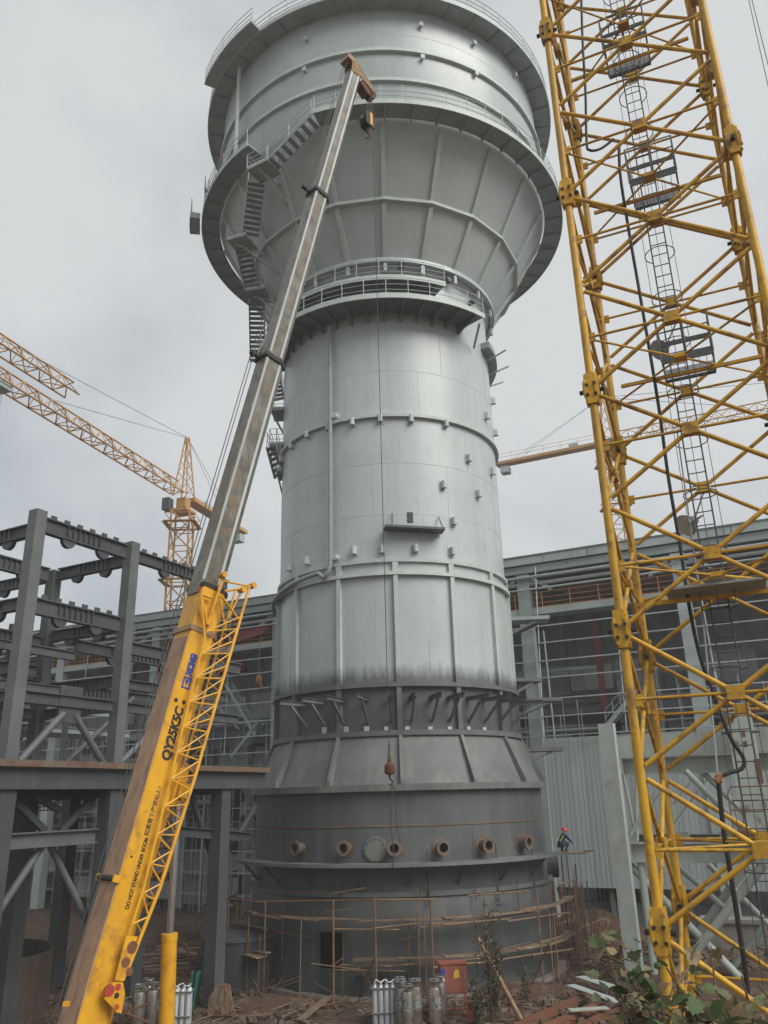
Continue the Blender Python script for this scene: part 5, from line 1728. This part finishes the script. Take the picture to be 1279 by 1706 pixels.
for px, py, lb in ((228, 1716, 'stainless gas vessel left of its pair, beside the yellow luffing cylinder'), (251, 1712, 'stainless gas vessel standing close against the yellow luffing cylinder'), (243, 1703, 'stainless gas vessel behind the pair by the luffing cylinder')):
    g_ = aZ(px, py, 0)
    tree_copy(d0_, (g_.x, g_.y, -.05), random.uniform(0, 6), lb)
def bottle_rack(px, py, label):
    g_ = aZ(px, py, 0)
    t = thing('bottle_rack', label, 'gas rack', g_, 'racks of grey gas bottles')
    for i in range(4):
        for j in range(2):
            p_ = g_ + V((-.33 + .22 * i, .24 * j, 0))
            bt = MB().lathe([(.1, 0), (.1, 1.15), (.06, 1.27), (.03, 1.3), (.03, 1.38), (.01, 1.39)], p_, 12).build('bottle', m_girt, t, True)
    MB().path([g_ + V((-.47, -.12, 1.2)), g_ + V((.47, -.12, 1.2)), g_ + V((.47, .36, 1.2)), g_ + V((-.47, .36, 1.2)), g_ + V((-.47, -.12, 1.2))], .03, 6).path([g_ + V((-.47, -.12, .4)), g_ + V((.47, -.12, .4))], .03, 6).build('rack_frame', m_frame2, t)
    MB().path([g_ + V((-.3 + .1 * k, .1 * sin(k * 2.2), 1.42 + .05 * cos(k * 1.7))) for k in range(8)], .02, 6).build('hose', m_white, t)
bottle_rack(640, 1708, 'pale rack of grey gas bottles left of the stainless vessels in front of tower')
bottle_rack(296, 1714, 'rack of grey gas bottles just right of the yellow luffing cylinder')
# red distribution cabinet on legs
g_ = aZ(757, 1693, 0)
t = thing('electric_cabinet', 'red site electric cabinet on legs with yellow mark behind gas vessels', 'cabinet', g_)
MB().box(g_ + V((0, 0, .78)), 1.0, .55, 1.0, .12).build('body', m_cab, t)
MB().box(g_ + V((0, 0, 1.784)), 1.1, .66, .05, .12).build('lid', m_cab, t)
MB().box(g_ + V((.02, -.285, .84)), .88, .02, .88, .12).build('door', m_cab, t)
for x_, y_ in ((-.46, -.22), (.46, -.22), (.46, .24), (-.46, .24)):
    MB().bar(g_ + V((x_, y_, -.05)), g_ + V((x_, y_, .775)), .06, .06).build('leg', m_cab, t)
MB().bar(g_ + V((-.43, -.22, .3)), g_ + V((.43, -.22, .3)), .05, .05).build('rail', m_cab, t)
m_ymark = mat('yellow_print', (.65, .48, .04), (.6, .4, .04), bump=0)
MB().prism([g_ + V((x_, -.312 + x_ * .12, z_)) for x_, z_ in ((.02, 1.30), (.24, 1.32), (.24, 1.56), (.12, 1.62), (.02, 1.5))], (0, -.003, 0)).build('hazard_mark', m_ymark, t)
MB().prism([g_ + V((x_, -.34 + x_ * .12, z_)) for x_, z_ in ((-.44, 1.22), (-.30, 1.22), (-.30, 1.66), (-.44, 1.66))], (0, -.003, 0)).build('notice', m_white, t)
MB().prism([g_ + V((x_, -.345 + x_ * .12, z_)) for x_, z_ in ((-.44, 1.46), (-.30, 1.46), (-.30, 1.66), (-.44, 1.66))], (0, -.003, 0)).build('notice_heading', m_blue, t)
MB().path([g_ + V((-.2 + .1 * k, -.35 - .05 * k, .1 + .35 * sin(k * .55))) for k in range(9)], .025, 6).build('hose', m_rust, t)
ex = aZ(783, 1700, 0)
tag(MB().lathe([(.08, 0), (.085, .42), (.04, .5), (.02, .58)], ex, 12).tube(ex + V((0, 0, .55)), ex + V((.1, 0, .6)), .015, 6).build('fire_extinguisher', m_red, None, True), 'small red fire extinguisher on the dirt beside the cabinet legs', 'extinguisher')

# ------------------------------------------------------------------ steel stock, boards, plates and rolled shell
def gbar(x0, y0, x1, y1, wd, h, name, label, cat, m_, z=0, group=None, ch=False):
    p, q = aZ(x0, y0, z + h), aZ(x1, y1, z + h)
    b = MB()
    if ch:
        b.bar(p - V((0, 0, h / 2)), q - V((0, 0, h / 2)), .03, h, oa=-wd / 2)
        b.bar(p - V((0, 0, h / 2)), q - V((0, 0, h / 2)), .03, h, oa=wd / 2)
        b.bar(p - V((0, 0, .015)), q - V((0, 0, .015)), wd - .032, .03)
    else:
        b.bar(p - V((0, 0, h / 2)), q - V((0, 0, h / 2)), wd, h)
    return tag(b.build(name, m_), label, cat, group)
gbar(860, 1706, 975, 1655, .26, .22, 'steel_channel', 'red-oxide steel channel lying nearest to the tower foot', 'steel beam', m_ochre, 0, None, True)
gbar(890, 1716, 1000, 1668, .26, .22, 'steel_channel', 'middle red-oxide steel channel of the three on the ground', 'steel beam', m_ochre, 0, None, True)
gbar(930, 1726, 1022, 1680, .26, .22, 'steel_channel', 'red-oxide steel channel with a pale plate resting across its end', 'steel beam', m_ochre, 0, None, True)
gbar(950, 1640, 1030, 1668, .42, .03, 'steel_plate', 'long grey steel plate strip slanting over the channels', 'steel plate', m_clad, .42)
gbar(966, 1626, 1020, 1643, .5, .03, 'steel_plate', 'shorter grey steel plate behind the long strip', 'steel plate', m_clad, .30)
gbar(948, 1682, 1012, 1678, .38, .03, 'steel_plate', 'pale cut steel plate lying across the red-oxide channels', 'steel plate', m_pale, .35)
gbar(500, 1698, 548, 1659, .3, .05, 'loose_plank', 'single wooden plank lying on the dirt before the doorway', 'plank', m_wood, .12)
for i, (x0, y0, x1, y1) in enumerate(((238, 1610, 345, 1600), (240, 1604, 350, 1594), (250, 1597, 340, 1590), (236, 1590, 348, 1586), (260, 1583, 352, 1577), (242, 1615, 330, 1612), (265, 1575, 330, 1590))):
    gbar(x0, y0, x1, y1, .35, .05, 'board', 'weathered boards stacked behind the yellow luffing cylinder', 'plank', m_wood, .05 + .07 * i, 'boards stacked behind the luffing cylinder')
for i, (x0, y0, x1, y1) in enumerate(((395, 1615, 470, 1612), (400, 1604, 475, 1617))):
    pass
g_ = aZ(362, 1640, .35)
tag(MB().tube(g_ + V((-.5, -.3, -.3)), g_ + V((.35, .4, .35)), .17, 14, cap=False).tube(g_ + V((.35, .4, .35)), g_ + V((-.5, -.3, -.3)), .14, 14, cap=False).build('pipe_offcut', m_pale, None, True), 'pale green pipe offcut tipped up on the rubbish heap', 'pipe')
# heap of loose hose
b = MB()
g_ = aZ(372, 1690, 0)
for i in range(26):
    a = random.uniform(-1, 1)
    b.path([g_ + V((.1 * a, random.uniform(-.1, .1), 1.05)), g_ + V((.3 * a, -.1, 1.0 + .06 * random.random())), g_ + V((.5 * a + random.uniform(-.08, .08), -.2, .6)), g_ + V((.55 * a + random.uniform(-.15, .15), -.25, .05))], .018, 5)
hb = tag(b.build('cable_bundle', m_bamboo, None, True), 'bundle of tan cable draped over a post among the debris', 'cable')
MB().tube(g_ + V((0, 0, -.1)), g_ + V((0, 0, 1.04)), .06, 8).build('post', m_wood, hb)
g_ = aZ(325, 1690, 0)
gv = []
for i in range(7):
    for j in range(5):
        gv.append(g_ + V((-.22 + .09 * i * (1 - .12 * j), .1 * sin(i * 1.9), 1.5 - .33 * j + .05 * sin(i * 2.3))))
tag(MB().add(gv, [(i * 5 + j, (i + 1) * 5 + j, (i + 1) * 5 + j + 1, i * 5 + j + 1) for i in range(6) for j in range(4)]).build('green_tarp', m_tarp, None, True), 'crumpled dark green sheet hanging beside the cable bundle', 'tarpaulin')
# rolled steel shell course, open on top, at the lower left
cs = aZ(-60, 1770, 0)
t_r = 3.6
ce = aZ(85, 1700, 0)
cc_ = V((ce.x - t_r * .96 - .75, ce.y + .5, 0))
zt2 = 2.35
m_film = mat('mill_scale_plate', (.15, .125, .10), (.10, .085, .07), scale=.8, rough=.5, metal=.3, bump=.08, streak=(.22, .18, .14), sfac=.6, sscale=(2, 2, .15), rust=RUST, rfac=.4, rscale=.8)
tag(MB().lathe([(t_r, -.05), (t_r, zt2), (t_r - .03, zt2), (t_r - .03, -.05)], cc_, 72, False).build('rolled_plate', m_film, None, True), 'open rolled steel plate ring standing at the lower left corner', 'steel ring')
# tag lines tied to it
for i, (x0, y0, x1, y1) in enumerate(((84, 1572, 175, 1350), (112, 1590, 168, 1470))):
    p_, q_ = aY(x0, y0, ce.y + .6), aY(x1, y1, 31.5)
    pts = [p_.lerp(q_, k / 8) - V((0, 0, .25 * sin(pi * k / 8))) for k in range(9)]
    tag(MB().path(pts, .014, 5).build('tag_line', m_bamboo if i == 0 else m_rope), ['tan rope rising from the rolled plate rim to the dark column', 'darker thin rope hanging beside the dark column, right of the tan one'][i], 'rope')
# cross prop before the left gas vessels
for i, (x0, y0, x1, y1) in enumerate(((205, 1686, 250, 1672), (205, 1686, 248, 1704))):
    p_, q_ = aY(x0, y0, 31.5), aY(x1, y1, 31.5)
    tag(MB().tube(p_, q_, .035, 6).build('rusty_rod', m_rust), 'thin rusty rod leaning before the gas vessels by luffing cylinder', 'rod', 'rods before the gas vessels')

for i, (pts, lb) in enumerate((([(560, 1690), (590, 1682), (612, 1694), (640, 1690), (660, 1700)], 'black hose snaking on the dirt left of the bottle rack'),
                               ([(430, 1700), (455, 1690), (470, 1698), (500, 1686), (530, 1690)], 'black hose lying on the dirt beside the single plank'))):
    P = [aZ(x, y, .06) for x, y in pts]
    q2 = []
    for k in range(len(P) - 1):
        for j in range(5):
            f_ = j / 5
            q2.append(P[k].lerp(P[k + 1], f_) + V((0, .12 * sin((k + f_) * 2.6), 0)))
    tag(MB().path(q2 + [P[-1]], .03, 6).build('hose', m_black, None, True), lb, 'hose')
# ------------------------------------------------------------------ rubble: too many bits to count
random.seed(21)
b = MB()
def stone(p, r):
    vs = []
    for x, y, z in ((-1, -1, -1), (1, -1, -1), (1, 1, -1), (-1, 1, -1), (-1, -1, 1), (1, -1, 1), (1, 1, 1), (-1, 1, 1)):
        k = .8 if z > 0 else 1
        vs.append(p + V((x * r * k * random.uniform(.5, 1.1), y * r * k * random.uniform(.5, 1.1), z * r * random.uniform(.35, .8))))
    b.hexa(vs)
for i in range(6500):
    x_, y_ = random.uniform(-17, 22), random.uniform(29, 62)
    if (x_ - TX) ** 2 + (y_ - TY) ** 2 < 9.1 ** 2:
        continue
    stone(V((x_, y_, random.uniform(-.05, .03))), random.choice((.04, .06, .06, .09, .12, .2)))
m_stone = mat('rubble', (.15, .105, .075), (.085, .06, .042), scale=1.5, rough=.9, bump=.4, rust=(.24, .2, .16), rfac=.7, rscale=1.2)
kind(b.build('rubble', m_stone), 'stuff')
b = MB()
for i in range(3200):
    x_, y_ = random.uniform(-15, 20), random.uniform(30, 58)
    if (x_ - TX) ** 2 + (y_ - TY) ** 2 < 8.9 ** 2:
        continue
    a = random.uniform(0, pi)
    l_ = random.uniform(.2, 1.1)
    d_ = V((cos(a), sin(a), random.uniform(-.12, .12)))
    p_ = V((x_, y_, random.uniform(.02, .12)))
    b.bar(p_, p_ + d_ * l_, random.choice((.03, .05, .09)), random.choice((.02, .03)))
kind(b.build('wood_scraps', m_wood), 'stuff')
b = MB()                                                  # tangled loose poles and bars at both sides of the foot
random.seed(77)
for i in range(300):
    side_ = random.random()
    if side_ < .55:
        c = V((g.x + random.uniform(-1.8, 3.5), g.y + random.uniform(-1.5, 6), 0))
    elif side_ < .85:
        c = T(random.uniform(-88, -50), random.uniform(8.8, 11), 0)
    else:
        c = T(random.uniform(-50, 60), random.uniform(8.7, 10.5), 0)
    a = random.uniform(0, 2 * pi)
    tilt = random.choice((.03, .08, .3, 1.2))
    d_ = V((cos(a), sin(a), tilt)).normalized()
    p_ = c + V((0, 0, random.uniform(0, .35)))
    b.tube(p_, p_ + d_ * random.uniform(.6, 2.4), random.choice((.015, .02, .03)), 5)
kind(b.build('loose_bars', m_rebar), 'stuff')
# dirt mounds
b = MB()
def mound(c, rx, ry, h, n=14):
    vs = [V((c[0], c[1], h + c[2]))]
    for k in range(1, 5):
        for i in range(n):
            a = 2 * pi * i / n
            f_ = k / 4
            vs.append(V((c[0] + rx * f_ * cos(a) * random.uniform(.85, 1.15), c[1] + ry * f_ * sin(a) * random.uniform(.85, 1.15), c[2] + h * (1 - f_ ** 1.5) * random.uniform(.7, 1.1) - .12 * (k == 4))))
    fs_ = [(0, 1 + i, 1 + (i + 1) % n) for i in range(n)]
    for k in range(3):
        for i in range(n):
            j = (i + 1) % n
            fs_.append((1 + k * n + i, 1 + (k + 1) * n + i, 1 + (k + 1) * n + j, 1 + k * n + j))
    m2 = MB().add(vs, fs_)
    return kind(m2.build('dirt_mound', bpy.data.materials['brown_dirt'], None, True), 'structure')
for px, py, rx, ry, h in ((990, 1560, 4, 3, 1.5), (1000, 1520, 8, 4, 1.9), (1180, 1640, 5, 3, .7), (250, 1565, 3.5, 2, 1.1), (330, 1640, 2.5, 1.5, .6), (450, 1672, 2.5, 1.2, .4), (390, 1600, 2, 1.5, 1.8), (880, 1650, 2.5, 1.5, .4)):
    g_ = aZ(px, py, 0)
    mound((g_.x, g_.y, -.05), rx, ry, h)

# ------------------------------------------------------------------ weeds and the leafy shrub
def weed(px, py, h, n, label):
    g_ = aZ(px, py, 0)
    t = thing('weed_clump', label, 'plant', g_)
    st, lf = MB(), MB()
    for i in range(n):
        a = random.uniform(0, 2 * pi)
        top_ = g_ + V((random.gauss(0, .28), random.gauss(0, .3), h * random.uniform(.45, 1)))
        mid_ = g_.lerp(top_, .5) + V((random.gauss(0, .1), 0, 0))
        st.path([g_ + V((random.gauss(0, .15), random.gauss(0, .15), -.05)), mid_, top_], .014, 4, .4)
        for k in range(26):
            f_ = random.uniform(.15, 1)
            p_ = (mid_.lerp(top_, (f_ - .5) * 2) if f_ > .5 else g_.lerp(mid_, f_ * 2))
            d_ = V((random.gauss(0, 1), random.gauss(0, 1), random.uniform(-.2, .9))).normalized()
            s_ = d_.cross(V((random.random(), random.random(), 1))).normalized()
            l_ = random.uniform(.12, .28)
            lf.add([p_, p_ + d_ * l_ * .5 + s_ * l_ * .16, p_ + d_ * l_, p_ + d_ * l_ * .5 - s_ * l_ * .16], [(0, 1, 2, 3)])
    st.build('stems', m_stem, t)
    kind(lf.build('foliage', m_weed, t), 'stuff')
weed(822, 1706, 4.6, 26, 'tall thin grey-green weed growing beside the red cabinet')
weed(875, 1672, 2.0, 5, 'low weed sprig at the tower foot near the leaning pole')
weed(800, 1712, 1.6, 14, 'bushy low weed at the foot of the leaning bamboo pole')
p_, q_ = aY(796, 1563, 35.5), aZ(872, 1702, 0)
tag(MB().tube(q_ - V((0, 0, .1)), p_, .1, 10, r2=.075).build('bamboo_pole', m_bamboo, None, True), 'thick tan bamboo pole leaning among the weeds before the tower', 'pole')

def leaf_mesh(name, m_, seed):
    r_ = random.Random(seed)
    # lobed leaf, folded a little along its midrib
    out2 = [(0, 0), (.16, .04), (.34, -.02), (.36, .16), (.52, .26), (.40, .40), (.44, .58), (.26, .60), (.18, .80), (0, 1.0)]
    pts = [(x_, y_, .16 * x_ + .07 * sin(y_ * 3 + seed) - .22 * y_ * y_ + r_.uniform(-.03, .03)) for x_, y_ in out2]
    lft = [(-x_ * r_.uniform(.85, 1.05), y_ + r_.uniform(-.03, .03), z_ + r_.uniform(-.03, .03)) for x_, y_, z_ in pts]
    mid_ = [(0, y_, -.22 * y_ * y_ - .02) for y_ in (0, .3, .6, 1.0)]
    b = MB()
    n = len(pts)
    b.add(pts + [mid_[1], mid_[2]], [(0, 1, 2, 3, n), (n, 3, 4, 5), (n, 5, 6, n + 1), (n + 1, 6, 7, 8, 9)])
    b.add(lft + [mid_[1], mid_[2]], [(n, 3, 2, 1, 0), (5, 4, 3, n), (n + 1, 6, 5, n), (9, 8, 7, 6, n + 1)])
    return b.mesh(name, m_, True)
leaves = [leaf_mesh('leaf', m_, k) for k, m_ in enumerate((m_leaf, m_leaf2, m_leaf2, m_leaf, m_leaf3, m_leaf2, m_leaf3))]
random.seed(33)
def shrub(base, targets, Y, label, nl, spread=.32, lsz=.16):
    t = thing('leafy_shrub', label, 'shrub', base)
    br = MB()
    base = V(base)
    tips = []
    for px, py in targets:
        q_ = aY(px, py, Y + random.uniform(-.5, .5))
        m1 = base.lerp(q_, .45) + V((random.gauss(0, .3), random.gauss(0, .2), 0))
        m1.z = base.z + (q_.z - base.z) * .6
        m2 = m1.lerp(q_, .6) + V((random.gauss(0, .1), 0, .05))
        br.path([base, m1, m2, q_], .05, 6, .18)
        tips.append((m1, m2, q_))
        for k in range(3):
            s_ = m2.lerp(q_, random.random())
            e_ = s_ + V((random.gauss(0, .25), random.gauss(0, .25), random.gauss(.02, .18)))
            br.path([s_, s_.lerp(e_, .5) + V((0, 0, .04)), e_], .014, 4, .4)
            tips.append((s_, s_, e_))
    br.build('branches', m_stem, t)
    for i in range(nl):
        a, b_, c = random.choice(tips)
        f_ = random.uniform(.2, 1.05)
        p_ = b_.lerp(c, f_) + V((random.gauss(0, spread * .4), random.gauss(0, spread * .4), random.gauss(0, spread * .35)))
        e_ = (random.uniform(.2, 1.5), random.uniform(-.7, .7), random.uniform(0, 2 * pi))
        from mathutils import Euler
        sc_ = lsz * random.uniform(.6, 1.35)
        put('leaf', random.choice(leaves), t, Matrix.Translation(p_) @ Euler(e_).to_matrix().to_4x4() @ Matrix.Scale(sc_, 4))
shrub((4.0, 9.6, 0), [(1010, 1585), (1030, 1592), (1045, 1625), (1062, 1640), (1022, 1648), (1058, 1690), (1088, 1672), (1040, 1700)], 9.6, 'leafy shrub whose top reaches up before the pale column', 190, .34, .14)
shrub((5.4, 9.2, 0), [(1110, 1612), (1128, 1648), (1160, 1660), (1150, 1690), (1185, 1640), (1200, 1680), (1235, 1625), (1262, 1640), (1275, 1670), (1225, 1700), (1180, 1706), (1120, 1700), (1100, 1660), (1260, 1700)], 9.0,
      'dense shrub with pale dying leaves around the foot of the yellow mast', 300, .42, .17)

# ------------------------------------------------------------------ thin overcast haze in the air
hz_ = MB().box((0, 0, -1.5), 5100, 5100, 62).mesh('haze', m_glass)
hz_.materials.clear()
hm = bpy.data.materials.new('haze')
hm.use_nodes = True
hm.node_tree.nodes.clear()
pv = N(hm.node_tree, 'ShaderNodeVolumePrincipled')
pv.inputs['Color'].default_value = (.93, .95, .96, 1)
pv.inputs['Density'].default_value = .0011
oo = N(hm.node_tree, 'ShaderNodeOutputMaterial')
hm.node_tree.links.new(pv.outputs[0], oo.inputs['Volume'])
hz_.materials.append(hm)
kind(put('haze', hz_), 'stuff')
